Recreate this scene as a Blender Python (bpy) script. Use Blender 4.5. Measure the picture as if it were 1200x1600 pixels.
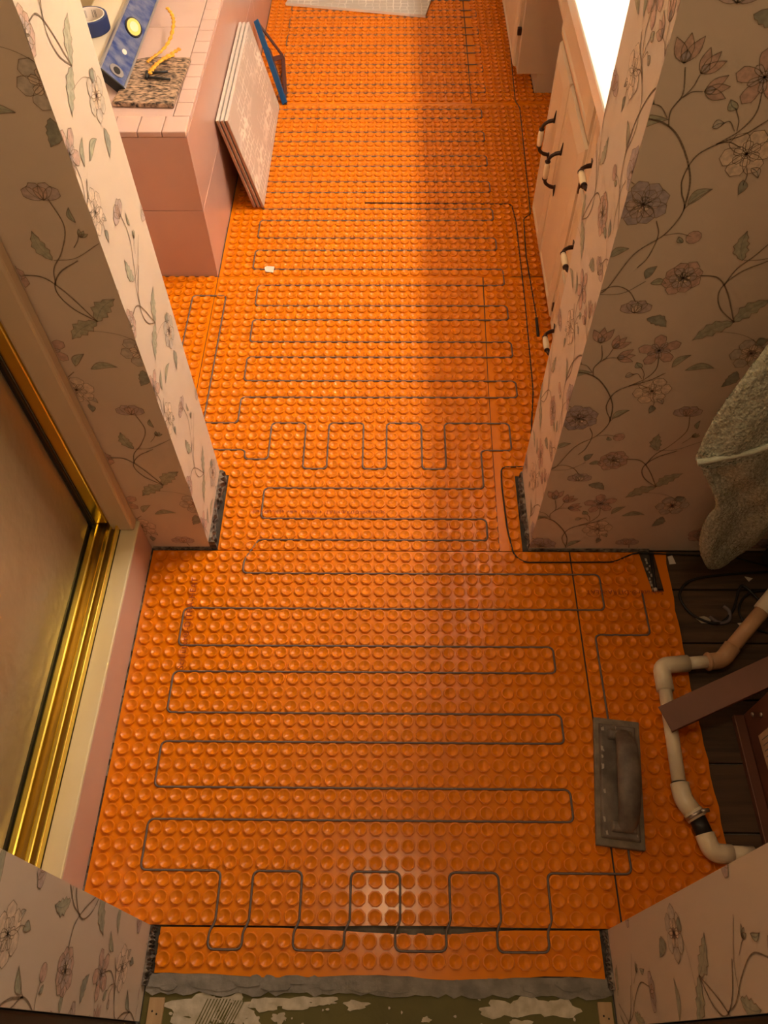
import bpy, bmesh, math, random
import numpy as np
from mathutils import Vector, Matrix
random.seed(7)
for o in list(bpy.data.objects): bpy.data.objects.remove(o)
S = bpy.context.scene; C = S.collection

# ------------------------------------------------------------------ camera, world, light, exposure
FPX, PITCH, ROLL, YAW, CAMH = 1233.19, 0.974271, -0.012515, -0.019673, 1.588
_fw = np.array([math.sin(YAW)*math.cos(PITCH), math.cos(YAW)*math.cos(PITCH), -math.sin(PITCH)])
_r0 = np.array([math.cos(YAW), -math.sin(YAW), 0.0]); _u0 = np.cross(_r0, _fw)
_rt = math.cos(ROLL)*_r0 + math.sin(ROLL)*_u0; _up = -math.sin(ROLL)*_r0 + math.cos(ROLL)*_u0
cam = bpy.data.cameras.new('camera'); co = bpy.data.objects.new('camera', cam); C.objects.link(co)
co.matrix_world = Matrix(((_rt[0], _up[0], -_fw[0], 0), (_rt[1], _up[1], -_fw[1], 0), (_rt[2], _up[2], -_fw[2], CAMH), (0, 0, 0, 1)))
cam.sensor_fit = 'VERTICAL'; cam.sensor_height = 24; cam.lens = FPX/1600*24; cam.clip_start = 0.01
S.camera = co
def at(px, py, ax, val):
    """real place of a point measured in the photograph, on the plane axis = val"""
    d = (px-600)/FPX*_rt - (py-800)/FPX*_up + _fw
    c = np.array([0, 0, CAMH]); return Vector(c + (val-c[ax])/d[ax]*d)
def fl(px, py, z=0.003): return at(px, py, 2, z)

w = bpy.data.worlds.new('world'); S.world = w; w.use_nodes = True
w.node_tree.nodes['Background'].inputs[0].default_value = (1.0, 0.72, 0.42, 1); w.node_tree.nodes['Background'].inputs[1].default_value = 0.02
S.view_settings.view_transform = 'Standard'; S.view_settings.look = 'None'; S.view_settings.gamma = 1
S.view_settings.use_curve_mapping = False
S.view_settings.exposure = 2.86
VANITY_WATT = 26.0          # emission strength of each globe of the vanity light
CEILING_GLOW = 14.5          # dim flush lamp in the alcove
HALL_FILL = 7.5             # added fill behind the camera, lifts the pier fronts and towel
LIGHTCOL = (1.0, 0.83, 0.66)     # whiter globes over the vanity
LAMPCOL = (1.0, 0.72, 0.38)      # yellower lamp in the alcove

# ------------------------------------------------------------------ materials
def mat(name, col, rough=0.6, var=None, scale=20, bump=0.0, bscale=60, metal=0.0, spec=0.5, stretch=None, emit=0, ecol=None, detail=4, trans=0, coat=0):
    m = bpy.data.materials.new(name); m.use_nodes = True; nt = m.node_tree; N = nt.nodes; L = nt.links
    b = N['Principled BSDF']; b.inputs['Roughness'].default_value = rough; b.inputs['Metallic'].default_value = metal
    b.inputs['Base Color'].default_value = (*col, 1); b.inputs['Specular IOR Level'].default_value = spec
    b.inputs['Transmission Weight'].default_value = trans; b.inputs['Coat Weight'].default_value = coat
    if emit: b.inputs['Emission Color'].default_value = (*(ecol or LIGHTCOL), 1); b.inputs['Emission Strength'].default_value = emit
    if var or bump:
        g = N.new('ShaderNodeNewGeometry'); mp = N.new('ShaderNodeMapping'); L.new(g.outputs['Position'], mp.inputs[0])
        if stretch: mp.inputs['Scale'].default_value = stretch
    if var:
        t = N.new('ShaderNodeTexNoise'); t.inputs['Scale'].default_value = scale; t.inputs['Detail'].default_value = detail
        L.new(mp.outputs[0], t.inputs['Vector']); r = N.new('ShaderNodeValToRGB'); r.color_ramp.elements[0].position = 0.35; r.color_ramp.elements[1].position = 0.65
        r.color_ramp.elements[0].color = (*var, 1); r.color_ramp.elements[1].color = (*col, 1)
        L.new(t.outputs[0], r.inputs[0]); L.new(r.outputs[0], b.inputs['Base Color'])
    if bump:
        t2 = N.new('ShaderNodeTexNoise'); t2.inputs['Scale'].default_value = bscale; t2.inputs['Detail'].default_value = 5
        L.new(mp.outputs[0], t2.inputs['Vector']); bp = N.new('ShaderNodeBump'); bp.inputs['Strength'].default_value = bump; bp.inputs['Distance'].default_value = 0.004
        L.new(t2.outputs[0], bp.inputs['Height']); L.new(bp.outputs[0], b.inputs['Normal'])
    return m
M = {}
M['orange'] = mat('orange_membrane', (0.81, 0.222, 0.0012), 0.20, spec=0.36)
M['stud'] = mat('orange_stud', (0.81, 0.222, 0.0012), 0.34, spec=0.36)
M['mortar'] = mat('grey_mortar', (0.30, 0.27, 0.24), 0.9, (0.19, 0.17, 0.15), 30, 0.6, 70)
M['bed'] = mat('dark_mortar_bed', (0.085, 0.07, 0.058), 0.95, (0.05, 0.04, 0.034), 40)
M['cable'] = mat('grey_cable', (0.16, 0.12, 0.11), 0.5)
M['black'] = mat('black_rubber', (0.012, 0.011, 0.012), 0.5)
M['paper'] = mat('wallpaper_ground', (0.70, 0.585, 0.485), 0.8, (0.67, 0.555, 0.455), 6)
M['plaster'] = mat('torn_plaster', (0.30, 0.25, 0.21), 0.95, (0.05, 0.036, 0.03), 70, 0.8, 90)
M['white_paint'] = mat('white_paint', (0.75, 0.70, 0.62), 0.8)
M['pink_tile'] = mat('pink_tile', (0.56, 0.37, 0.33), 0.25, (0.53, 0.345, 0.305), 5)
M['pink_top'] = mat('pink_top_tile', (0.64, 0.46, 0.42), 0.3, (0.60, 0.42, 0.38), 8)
M['grout'] = mat('pale_grout', (0.70, 0.52, 0.46), 0.9)
M['cream'] = mat('cream_marble', (0.76, 0.66, 0.44), 0.3, (0.66, 0.52, 0.28), 7, stretch=(1, .25, 1))
M['curb_pink'] = mat('pink_curb', (0.66, 0.47, 0.40), 0.4, (0.62, 0.43, 0.365), 6)
M['jamb'] = mat('cream_jamb', (0.66, 0.52, 0.36), 0.45)
M['gold'] = mat('polished_brass', (0.95, 0.74, 0.14), 0.24, metal=1.0)
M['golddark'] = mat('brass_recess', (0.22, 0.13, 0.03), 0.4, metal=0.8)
M['tub'] = mat('cream_tub_enamel', (0.80, 0.72, 0.56), 0.15)
M['tubshade'] = mat('tub_enamel_shaded', (0.70, 0.58, 0.36), 0.2)  # basin shade put into a darker, yellower copy of the rim enamel
M['vanity'] = mat('vanity_paint', (0.66, 0.53, 0.37), 0.45, (0.61, 0.48, 0.33), 4, stretch=(1, 1, .2))
M['counter'] = mat('white_counter', (0.88, 0.86, 0.80), 0.2)
M['bronze'] = mat('dark_bronze', (0.045, 0.022, 0.015), 0.35, metal=0.6)
M['ceramic'] = mat('ivory_ceramic', (0.82, 0.70, 0.50), 0.2)
M['wood'] = mat('dark_old_wood', (0.105, 0.060, 0.032), 0.7, (0.045, 0.026, 0.014), 14, 0.4, 40, stretch=(.25, 3, 1))
M['pvc'] = mat('white_pvc', (0.86, 0.77, 0.60), 0.3, (0.80, 0.69, 0.51), 12)
M['pvctan'] = mat('tan_pvc', (0.60, 0.36, 0.20), 0.45, (0.52, 0.30, 0.16), 14)
M['brown'] = mat('brown_sheet_metal', (0.19, 0.075, 0.045), 0.5, (0.15, 0.06, 0.036), 8, metal=0.15)
M['labelpaper'] = mat('label_paper', (0.62, 0.42, 0.26), 0.8, (0.50, 0.33, 0.20), 60)
M['steel'] = mat('zinc_screw', (0.5, 0.45, 0.4), 0.35, metal=0.9)
M['towel'] = mat('sage_towel', (0.76, 0.82, 0.69), 0.95, (0.44, 0.49, 0.40), 210, 1.0, 260, spec=0.1)
M['hem'] = mat('towel_hem', (0.70, 0.76, 0.65), 0.9, bump=.5, bscale=300)
M['float'] = mat('float_grey', (0.21, 0.175, 0.145), 0.5, (0.10, 0.08, 0.065), 28, 0.5, 60)
M['floatpad'] = mat('float_pad', (0.25, 0.21, 0.16), 0.8, (0.16, 0.13, 0.10), 40, 0.4, 80)
M['dust'] = mat('mortar_smear', (0.42, 0.37, 0.31), 0.9)
M['green'] = mat('olive_paint', (0.125, 0.105, 0.02), 0.6, (0.10, 0.085, 0.015), 10, .3, 40)
M['residue'] = mat('white_residue', (0.62, 0.55, 0.45), 0.9, (0.45, 0.39, 0.29), 60, .4, 90)
M['strip'] = mat('pale_wood_strip', (0.50, 0.33, 0.18), 0.7, (0.42, 0.27, 0.14), 20, stretch=(4, .4, 1))
M['darktrim'] = mat('dark_wood_trim', (0.045, 0.02, 0.012), 0.4)
M['bluetape'] = mat('navy_tape', (0.02, 0.035, 0.14), 0.6)
M['card'] = mat('white_cardboard', (0.75, 0.68, 0.62), 0.8)
M['ink'] = mat('grey_ink', (0.14, 0.12, 0.13), 0.8)
M['blue'] = mat('scuffed_blue', (0.006, 0.04, 0.22), 0.35, (0.16, 0.19, 0.32), 34, detail=7)
M['alu'] = mat('aluminium_edge', (0.42, 0.42, 0.46), 0.35, metal=0.8)
M['vial'] = mat('yellow_vial', (0.75, 0.66, 0.18), 0.15)
M['vialcore'] = mat('pale_vial', (0.80, 0.72, 0.50), 0.15)
M['granite'] = mat('speckled_granite', (0.56, 0.38, 0.26), 0.5, (0.02, 0.012, 0.01), 75, 1.0, 75, stretch=(1, 2.2, 1), detail=2)
M['yellow'] = mat('yellow_cord', (0.85, 0.45, 0.04), 0.5, (0.75, 0.30, 0.02), 90)
M['bluesq'] = mat('blue_square', (0.005, 0.085, 0.26), 0.4)
M['sqbody'] = mat('square_body', (0.10, 0.045, 0.05), 0.5, metal=.3)
M['tile_edge'] = mat('tile_clay_edge', (0.36, 0.19, 0.12), 0.8)
M['tile_rim'] = mat('tile_glaze_rim', (0.78, 0.70, 0.66), 0.25)
M['darkbag'] = mat('dark_grey_fabric', (0.022, 0.022, 0.024), 0.8, bump=.4, bscale=40)
M['wallplain'] = mat('plain_wall', (0.74, 0.66, 0.56), 0.85)
M['ceil'] = mat('ceiling_white', (0.52, 0.47, 0.40), 0.9)
M['print'] = mat('membrane_print', (0.36, 0.05, 0.004), 0.6)
M['globe'] = mat('lit_globe', (1, 1, 1), 0.5, emit=VANITY_WATT)
M['dome'] = mat('lit_dome', (1, 1, 1), 0.5, emit=CEILING_GLOW, ecol=LAMPCOL)
M['hallfill'] = mat('hall_fill_glow', (1, 1, 1), 0.5, emit=HALL_FILL, ecol=LAMPCOL)  # glow of the added hall fill
M['mirror'] = mat('mirror_glass', (0.85, 0.85, 0.85), 0.03, metal=1.0)
M['debris'] = mat('pale_crumb', (0.70, 0.60, 0.50), 0.8)
def tile_mat():
    m = mat('patterned_tile', (0.55, 0.51, 0.48), 0.28); nt = m.node_tree; N = nt.nodes; L = nt.links; b = N['Principled BSDF']
    tc = N.new('ShaderNodeTexCoord'); mp = N.new('ShaderNodeMapping'); L.new(tc.outputs['Object'], mp.inputs[0])
    mp.inputs['Rotation'].default_value = (0, 0, .0)
    v = N.new('ShaderNodeTexVoronoi'); v.feature = 'DISTANCE_TO_EDGE'; v.inputs['Scale'].default_value = 34; v.inputs['Randomness'].default_value = 0.25
    L.new(mp.outputs[0], v.inputs['Vector'])
    r = N.new('ShaderNodeValToRGB'); r.color_ramp.elements[0].position = 0.04; r.color_ramp.elements[1].position = 0.10
    r.color_ramp.elements[0].color = (0.88, 0.83, 0.78, 1); r.color_ramp.elements[1].color = (0.53, 0.485, 0.455, 1)
    L.new(v.outputs['Distance'], r.inputs[0])
    n = N.new('ShaderNodeTexNoise'); n.inputs['Scale'].default_value = 9; L.new(mp.outputs[0], n.inputs['Vector'])
    mx = N.new('ShaderNodeMix'); mx.data_type = 'RGBA'; rr = N.new('ShaderNodeValToRGB'); rr.color_ramp.elements[0].position = .4; rr.color_ramp.elements[1].position = .6
    L.new(n.outputs[0], rr.inputs[0]); L.new(rr.outputs[0], mx.inputs[0]); L.new(r.outputs[0], mx.inputs[7]); mx.inputs[6].default_value = (0.53, 0.485, 0.455, 1)
    L.new(mx.outputs[2], b.inputs['Base Color'])
    bp = N.new('ShaderNodeBump'); bp.inputs['Strength'].default_value = .4; bp.inputs['Distance'].default_value = .002; bp.invert = True
    L.new(v.outputs['Distance'], bp.inputs['Height']); L.new(bp.outputs[0], b.inputs['Normal'])
    return m
M['tile'] = tile_mat()
def glass_mat():
    m = mat('obscured_brown_glass', (0.46, 0.35, 0.21), 0.22, (0.40, 0.30, 0.17), 3, trans=0.25)
    nt = m.node_tree; N = nt.nodes; L = nt.links; b = N['Principled BSDF']
    g = N.new('ShaderNodeNewGeometry'); t = N.new('ShaderNodeTexVoronoi'); t.feature = 'SMOOTH_F1'; t.inputs['Scale'].default_value = 26
    n = N.new('ShaderNodeTexNoise'); n.inputs['Scale'].default_value = 30; L.new(g.outputs['Position'], n.inputs['Vector'])
    L.new(n.outputs['Color'], t.inputs['Vector']); bp = N.new('ShaderNodeBump'); bp.inputs['Strength'].default_value = .35; bp.inputs['Distance'].default_value = .006
    L.new(n.outputs[0], bp.inputs['Height']); L.new(bp.outputs[0], b.inputs['Normal'])
    return m
M['glass'] = glass_mat()

# ------------------------------------------------------------------ mesh helpers
class MB:
    def __init__(s): s.v = []; s.f = []; s.mi = []; s.sm = []; s.mats = []
    def slot(s, m):
        m = M[m] if isinstance(m, str) else m
        if m not in s.mats: s.mats.append(m)
        return s.mats.index(m)
    def add(s, vs, fs, m, smooth=False):
        k = len(s.v); i = s.slot(m); s.v += [tuple(p) for p in vs]
        for f in fs: s.f.append(tuple(k+a for a in f)); s.mi.append(i); s.sm.append(smooth)
        return s
    def box(s, a, b, m):
        x0, y0, z0 = a; x1, y1, z1 = b
        vs = [(x, y, z) for z in (z0, z1) for y in (y0, y1) for x in (x0, x1)]
        return s.add(vs, [(0, 2, 3, 1), (4, 5, 7, 6), (0, 1, 5, 4), (2, 6, 7, 3), (0, 4, 6, 2), (1, 3, 7, 5)], m)
    def hexa(s, P, m):   # 8 points, same order as box
        return s.add(P, [(0, 2, 3, 1), (4, 5, 7, 6), (0, 1, 5, 4), (2, 6, 7, 3), (0, 4, 6, 2), (1, 3, 7, 5)], m)
    def prism(s, poly, z0, z1, m, mtop=None):
        n = len(poly); a = sum(poly[i][0]*poly[(i+1) % n][1]-poly[(i+1) % n][0]*poly[i][1] for i in range(n))
        if a < 0: poly = poly[::-1]
        vs = [(x, y, z0) for x, y in poly]+[(x, y, z1) for x, y in poly]
        s.add(vs, [tuple(range(n))[::-1]]+[(i, (i+1) % n, n+(i+1) % n, n+i) for i in range(n)], m)
        s.add([(x, y, z1) for x, y in poly], [tuple(range(n))], mtop or m); return s
    def tube(s, path, r, m, n=8, caps=True, flat=1.0):
        P = [Vector(p) for p in path]; Q = len(P); rs = r if isinstance(r, (list, tuple)) else [r]*Q
        T = []
        for i in range(Q):
            t = (P[min(i+1, Q-1)]-P[max(i-1, 0)]); T.append(t.normalized() if t.length > 1e-9 else Vector((0, 0, 1)))
        u = T[0].orthogonal().normalized() if abs(T[0].z) > .9 else T[0].cross(Vector((0, 0, 1))).normalized()
        vs = []; fs = []
        for i in range(Q):
            u = (u-T[i]*u.dot(T[i])).normalized(); w_ = T[i].cross(u)
            for k in range(n):
                a = 2*math.pi*k/n; vs.append(P[i]+(u*math.cos(a)+w_*math.sin(a)*flat)*rs[i])
        for i in range(Q-1):
            for k in range(n): fs.append((i*n+k, i*n+(k+1) % n, (i+1)*n+(k+1) % n, (i+1)*n+k))
        if caps: fs += [tuple(range(n))[::-1], tuple(range((Q-1)*n, Q*n))]
        return s.add(vs, fs, m, True)
    def lathe(s, prof, c, m, n=20, ax=(0, 0, 1), smooth=True, caps=True):
        ax = Vector(ax).normalized(); u = ax.orthogonal().normalized(); w_ = ax.cross(u); c = Vector(c); vs = []; fs = []
        for r, h in prof:
            for k in range(n):
                a = 2*math.pi*k/n; vs.append(c+ax*h+(u*math.cos(a)+w_*math.sin(a))*r)
        for i in range(len(prof)-1):
            for k in range(n): fs.append((i*n+k, i*n+(k+1) % n, (i+1)*n+(k+1) % n, (i+1)*n+k))
        if caps: fs += [tuple(range(n))[::-1], tuple(range((len(prof)-1)*n, len(prof)*n))]
        return s.add(vs, fs, m, smooth)
    def build(s, name, parent=None, base=None, bev=0, seg=2, clip=None, auto=False):
        V = np.array(s.v, float)
        if base is None:
            lo, hi = V.min(0), V.max(0); base = Vector(((lo[0]+hi[0])/2, (lo[1]+hi[1])/2, lo[2]))
        base = Vector(base)
        me = bpy.data.meshes.new(name); me.from_pydata([tuple(Vector(p)-base) for p in s.v], [], s.f)
        for m in s.mats: me.materials.append(m)
        me.polygons.foreach_set('material_index', s.mi); me.polygons.foreach_set('use_smooth', s.sm); me.update()
        if bev or clip:
            bm = bmesh.new(); bm.from_mesh(me)
            if bev:
                bmesh.ops.remove_doubles(bm, verts=bm.verts, dist=1e-6)
                bmesh.ops.bevel(bm, geom=[e for e in bm.edges if len(e.link_faces) == 2 and e.calc_face_angle(0) > .5], offset=bev, segments=seg, affect='EDGES', profile=.5, clamp_overlap=True)
            if clip:
                for p, nrm in clip:
                    bmesh.ops.bisect_plane(bm, geom=bm.verts[:]+bm.edges[:]+bm.faces[:], plane_co=Vector(p)-base, plane_no=nrm, clear_outer=True)
            bm.to_mesh(me); bm.free()
        o = bpy.data.objects.new(name, me); C.objects.link(o); WB[o.name] = base
        o.location = base-(WB[parent.name] if parent else Vector((0, 0, 0)))
        if parent: o.parent = parent
        return o
WB = {}
def empty(name, loc):
    o = bpy.data.objects.new(name, None); C.objects.link(o); o.location = loc; WB[o.name] = Vector(loc); o.empty_display_size = .05; return o
def tag(o, label, cat, group=None):
    o['label'] = label; o['category'] = cat
    if group: o['group'] = group
    return o
def struct(o, label=None, cat=None):
    o['kind'] = 'structure'
    if label: o['label'] = label
    if cat: o['category'] = cat
    return o
def box(name, a, b, m, parent=None, bev=0): return MB().box(a, b, m).build(name, parent, bev=bev)
def fillet(path, r, n=4):
    P = [Vector(p) for p in path]; out = [P[0]]
    for i in range(1, len(P)-1):
        a = P[i-1]-P[i]; b = P[i+1]-P[i]; la, lb = a.length, b.length
        if la < 1e-6 or lb < 1e-6: continue
        q = min(r, la*.48, lb*.48); p0 = P[i]+a/la*q; p1 = P[i]+b/lb*q
        for k in range(n+1):
            t = k/n; out.append(p0*(1-t)**2+P[i]*2*t*(1-t)+p1*t*t)
    out.append(P[-1]); return out
def spline(pts, n=8):
    P = [Vector(p) for p in pts]; Q = [P[0]*2-P[1]]+P+[P[-1]*2-P[-2]]; out = []
    for i in range(1, len(Q)-2):
        for k in range(n):
            t = k/n; a, b, c, d = Q[i-1], Q[i], Q[i+1], Q[i+2]
            out.append(.5*((2*b)+(c-a)*t+(2*a-5*b+4*c-d)*t*t+(3*b-a-3*c+d)*t**3))
    out.append(P[-1]); return out

# ------------------------------------------------------------------ room shell
PF, PB = 0.972, 1.182           # front and back of the two wallpapered piers
LX, RX = -0.430, 0.320          # faces of the opening between them
DLX, DRX, DY0, DY1 = -0.426, 0.382, 0.033, 0.176   # doorway reveals
CZ = 2.42
floor = struct(box('floor', (-1.6, -0.6, -0.06), (1.35, 4.75, -0.014), 'mortar'), 'grey mortar smeared subfloor under the orange sheets', 'floor')
for y0, y1 in ((.085, .167), (.186, 3.95)): box('mortar_bed', (-1.0, y0, -0.014), (0.60, y1, -0.0012), 'bed', floor)
for i, (y0, y1) in enumerate([(0.176, 0.342), (0.346, 0.474), (0.478, 0.606), (0.610, 0.736), (0.740, 0.868), (0.872, 0.971)]):
    box('plank', (0.602, y0, -0.0138), (1.34, y1, -0.004+0.001*(i % 2)), 'wood', floor, bev=.0015)
struct(box('ceiling', (-1.6, -0.6, CZ), (1.35, 4.75, CZ+.06), 'ceil'), 'cream ceiling', 'ceiling')
struct(box('wall_far', (-1.6, 4.65, 0), (1.35, 4.75, CZ), 'wallplain'), 'far bathroom wall', 'wall')
struct(box('wall_left', (-1.66, -0.6, 0), (-1.56, 4.64, CZ), 'wallplain'), 'left outer wall', 'wall')
struct(box('wall_right', (1.005, PB+.002, 0), (1.10, 4.64, CZ), 'wallplain'), 'wall behind the vanity', 'wall')
struct(box('wall_alcove', (1.255, DY1+.002, 0), (1.345, PF-.002, CZ), 'wallplain'), 'right wall of the alcove', 'wall')
wpl = struct(box('wall_pier_left', (-1.55, PF, 0.0), (LX, PB, CZ), 'paper'), 'floral wallpapered wall between shower and bathtub', 'wall')
wpr = struct(box('wall_pier_right', (RX, PF, 0.0), (1.34, PB, CZ), 'paper'), 'floral wallpapered wall behind the hanging green towel', 'wall')
wdl = struct(box('wall_door_left', (-1.55, DY0, 0.0), (DLX, DY1, CZ), 'paper'), 'floral wallpapered doorway side below the shower door', 'wall')
wdr = struct(box('wall_door_right', (DRX, DY0, 0.0), (1.34, DY1, CZ), 'paper'), 'floral wallpapered doorway side by the white pipe', 'wall')
struct(box('trim_1', (-0.56, -0.03, 0), (DLX-.004, DY0-.001, 2.1), 'darktrim', bev=.004), 'dark wood door casing below the left wallpaper', 'trim')
struct(box('trim_2', (DRX+.004, -0.03, 0), (0.52, DY0-.001, 2.1), 'darktrim', bev=.004), 'dark wood door casing below the right wallpaper', 'trim')
for k, (x0, x1) in enumerate(((-1.55, -0.565), (0.525, 1.34))): struct(box('wall_hall_%s' % ('left' if k == 0 else 'right'), (x0, -0.1, 0), (x1, DY0-.002, CZ), 'wallplain'), 'hall side wall %s the doorway' % ('left of' if k == 0 else 'right of'), 'wall')

# torn plaster at the pier feet
def torn(name, x0, x1, y0, y1, h, parent, along, seed):
    rnd = random.Random(seed); n = 40; base_ = []; edge = []
    for i in range(n+1):
        t = i/n; d = (.55+.25*math.sin(t*7+seed)+rnd.uniform(-.25, .25))
        if along == 'x': x = x0+(x1-x0)*t; base_.append((x, y1)); edge.append((x, y1-(y1-y0)*d))
        else: y = y0+(y1-y0)*t; base_.append((x0, y)); edge.append((x0+(x1-x0)*d, y))
    mb = MB(); mb.prism(base_+edge[::-1], 0.0, h*.45, 'plaster')
    mb.prism([(b[0]+(e[0]-b[0])*.5, b[1]+(e[1]-b[1])*.5) if k % 3 else b for k, (b, e) in enumerate(zip(edge, base_))][::-1]+base_, h*.4, h, 'plaster')
    o = mb.build(name, parent); o['label'] = 'torn plaster edge'; return o
torn('torn_plaster', -0.563, LX+.004, PF-.007, PF-.0005, .009, wpl, 'x', 1)
torn('torn_plaster', LX+.0005, LX+.016, PF, PB, .030, wpl, 'y', 2)
torn('torn_plaster', RX-.002, 0.60, PF-.007, PF-.0005, .008, wpr, 'x', 3)
torn('torn_plaster', RX-.0005, RX-.014, PF, PB, .028, wpr, 'y', 4)
torn('torn_plaster', DLX+.0005, DLX+.012, 0.085, DY1, .025, wdl, 'y', 5)
torn('torn_plaster', DRX-.0005, DRX-.010, 0.085, DY1, .02, wdr, 'y', 6)

# ------------------------------------------------------------------ wallpaper print
PC = {'line': (0.27, 0.20, 0.14), 'mauve': (0.46, 0.36, 0.33), 'grey': (0.48, 0.42, 0.36), 'rose': (0.50, 0.34, 0.28), 'leaf': (0.37, 0.36, 0.27), 'leafd': (0.28, 0.28, 0.23), 'pale': (0.62, 0.50, 0.40), 'dusk': (0.38, 0.32, 0.33)}
for k, c in PC.items(): M['wp_'+k] = mat('print_'+k, c, 0.8, tuple(min(.9, a*1.35) for a in c), 130)
class Print:
    def __init__(s): s.items = []; s.h = 0
    def poly(s, pts, col): s.h += 1; s.items.append(([Vector((p[0], p[1])) for p in pts], col, s.h % 40))
    def ribbon(s, pts, wd, col, taper=False):
        P = [Vector((p[0], p[1])) for p in pts]; n = len(P)
        for i in range(n-1):
            t = (P[i+1]-P[i]);
            if t.length < 1e-7: continue
            t.normalize(); nn = Vector((-t.y, t.x)); f0 = f1 = 1
            if taper: f0 = 1-.7*i/n; f1 = 1-.7*(i+1)/n
            e = t*wd*.3
            s.items.append(([P[i]-nn*wd*f0/2-e, P[i+1]-nn*wd*f1/2+e, P[i+1]+nn*wd*f1/2+e, P[i]+nn*wd*f0/2-e], col, 41))
    def curve(s, pts, wd=.0016, col='line', taper=False): s.ribbon([(p.x, p.y) for p in spline([(a, b, 0) for a, b in pts], 7)], wd, col, taper)
    def outline(s, pts, col='line', wd=.0009): s.ribbon(list(pts)+[pts[0]], wd, col)
    def petal(s, c, ang, L, W, col, out='line', tip=0.0, n=6, r0=0.0):
        pts = []
        for i in range(2*n):
            t = i/n if i <= n else 2-i/n
            sd = 1 if i <= n else -1
            wv = W*(max(0, 1-abs(2*t**1.25-1)**2.6))**.55*(.62+.38*t) if tip == 0 else W*math.sin(math.pi*t)*(1-.3*t)
            if tip == 0 and t == 1: wv = 0
            x = r0+L*t; y = sd*wv/2
            pts.append((c[0]+math.cos(ang)*x-math.sin(ang)*y, c[1]+math.sin(ang)*x+math.cos(ang)*y))
        s.poly(pts, col); s.outline(pts, out)
    def leaf(s, a, b, W, col='leaf', serr=0.0, bend=0.15):
        a = Vector(a); b = Vector(b); d = b-a; L = d.length; d.normalize(); nn = Vector((-d.y, d.x)); n = 9; pts = []; mid = []
        for i in range(n+1):
            t = i/n; mid.append(a+d*L*t+nn*bend*L*math.sin(math.pi*t))
        up_ = []; dn_ = []
        for i in range(n+1):
            t = i/n; wv = W/2*math.sin(math.pi*t**.85)*(1+serr*(1 if i % 2 else -1)); up_.append(mid[i]+nn*wv); dn_.append(mid[i]-nn*wv)
        pts = up_+dn_[::-1][1:-1]; 
        for i in range(n): s.items.append(([mid[i], mid[i+1], up_[i+1], up_[i]], col, 20)); s.items.append(([dn_[i], dn_[i+1], mid[i+1], mid[i]], col, 20))
        s.outline(pts); s.ribbon(mid, .001, 'leafd')
    def rosette(s, c, r, n, col, col2, rot=0.3, wide=1.0, center='pale'):
        for k in range(n): s.petal(c, rot+2*math.pi*k/n, r, r*wide, col)
        for k in range(n): s.petal(c, rot+math.pi/n+2*math.pi*k/n, r*.55, r*.5*wide, col2)
        s.disc(c, r*.2, center)
    def disc(s, c, r, col):
        pts = [(c[0]+r*math.cos(a*math.pi/5), c[1]+r*math.sin(a*math.pi/5)) for a in range(10)]; s.poly(pts, col); s.outline(pts, 'line', .0008)
    def bell(s, c, ang, L, col='rose', col2='dusk'):
        for da in (-.5, .5, 0): s.petal(c, ang+da, L, L*.5, col, tip=1)
        s.petal(c, ang, L*.45, L*.42, col2, tip=1)
    def peony(s, c, r, col, col2):
        for k in range(8): s.petal(c, .4+k*math.pi/4, r*random.uniform(.85, 1.05), r*.72, col)
        for k in range(6): s.petal(c, .1+k*math.pi/3, r*.62, r*.5, col2)
        for k in range(7): s.disc((c[0]+r*.26*math.cos(k*.9), c[1]+r*.24*math.sin(k*.9)), r*.085, 'pale')
        s.petal((c[0], c[1]-r*.1), 1.5, r*.4, r*.34, 'rose')
    def tulip(s, c, r, col='mauve', col2='grey'):
        for a, L in ((2.6, 1.), (.55, 1.), (2.0, .95), (1.15, .95)): s.petal((c[0], c[1]-r*.35), a, r*L, r*.72, col)
        s.petal((c[0], c[1]-r*.4), 1.57, r*.75, r*.7, col2)
    def apply(s, mb, T, du, dv):
        for pts, col, h in s.items:
            mb.add([T(p.x+du, p.y+dv, 0.0003+0.00001*h) for p in pts], [tuple(range(len(pts)))], 'wp_'+col)
UP, VP = 0.5145, 0.4505
def W(px, py): p = at(px, py, 1, PF); return (p.x, p.z)
def c3(x, y): return W(750+x/2.667, y/2.667)
def c6(x, y): return W(750+x/2.667, 400+y/2.667)
pr = Print()
pr.curve([c3(680, 490), c3(760, 510), c3(820, 560), c3(862, 660), c3(875, 760), c3(850, 870)], .0024)
pr.curve([c3(1200, 500), c3(1100, 560), c3(1000, 595), c3(900, 650), c3(845, 740), c3(840, 800), c3(848, 875), c3(770, 975), c3(640, 1060), c3(530, 1200), c6(480, 160)], .0019)
pr.curve([c3(785, 525), c3(795, 460), c3(845, 390), c3(855, 280)]); pr.curve([c3(820, 425), c3(880, 370), c3(917, 310)], .0012); pr.curve([c3(845, 405), c3(885, 382), c3(930, 380)], .0012)
pr.curve([c3(780, 490), c3(755, 445), c3(715, 430)], .0012)
pr.curve([c3(1178, 370), c3(1150, 470), c3(1080, 545), c3(985, 600)]); pr.curve([c3(1070, 545), c3(1078, 500), c3(1065, 450)], .0012); pr.curve([c3(1060, 545), c3(1040, 505), c3(1005, 520)], .0012)
pr.curve([c3(985, 598), c3(1040, 592), c3(1085, 615)]); pr.curve([c3(1110, 690), c3(1112, 730), c3(1095, 770)], .0011)
pr.curve([c3(735, 920), c3(742, 980), c3(700, 1070), c3(655, 1115)]); pr.curve([c3(765, 980), c3(830, 972), c3(880, 985)], .0012)
pr.curve([c3(850, 870), c3(890, 835), c3(960, 790)], .0012)
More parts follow.
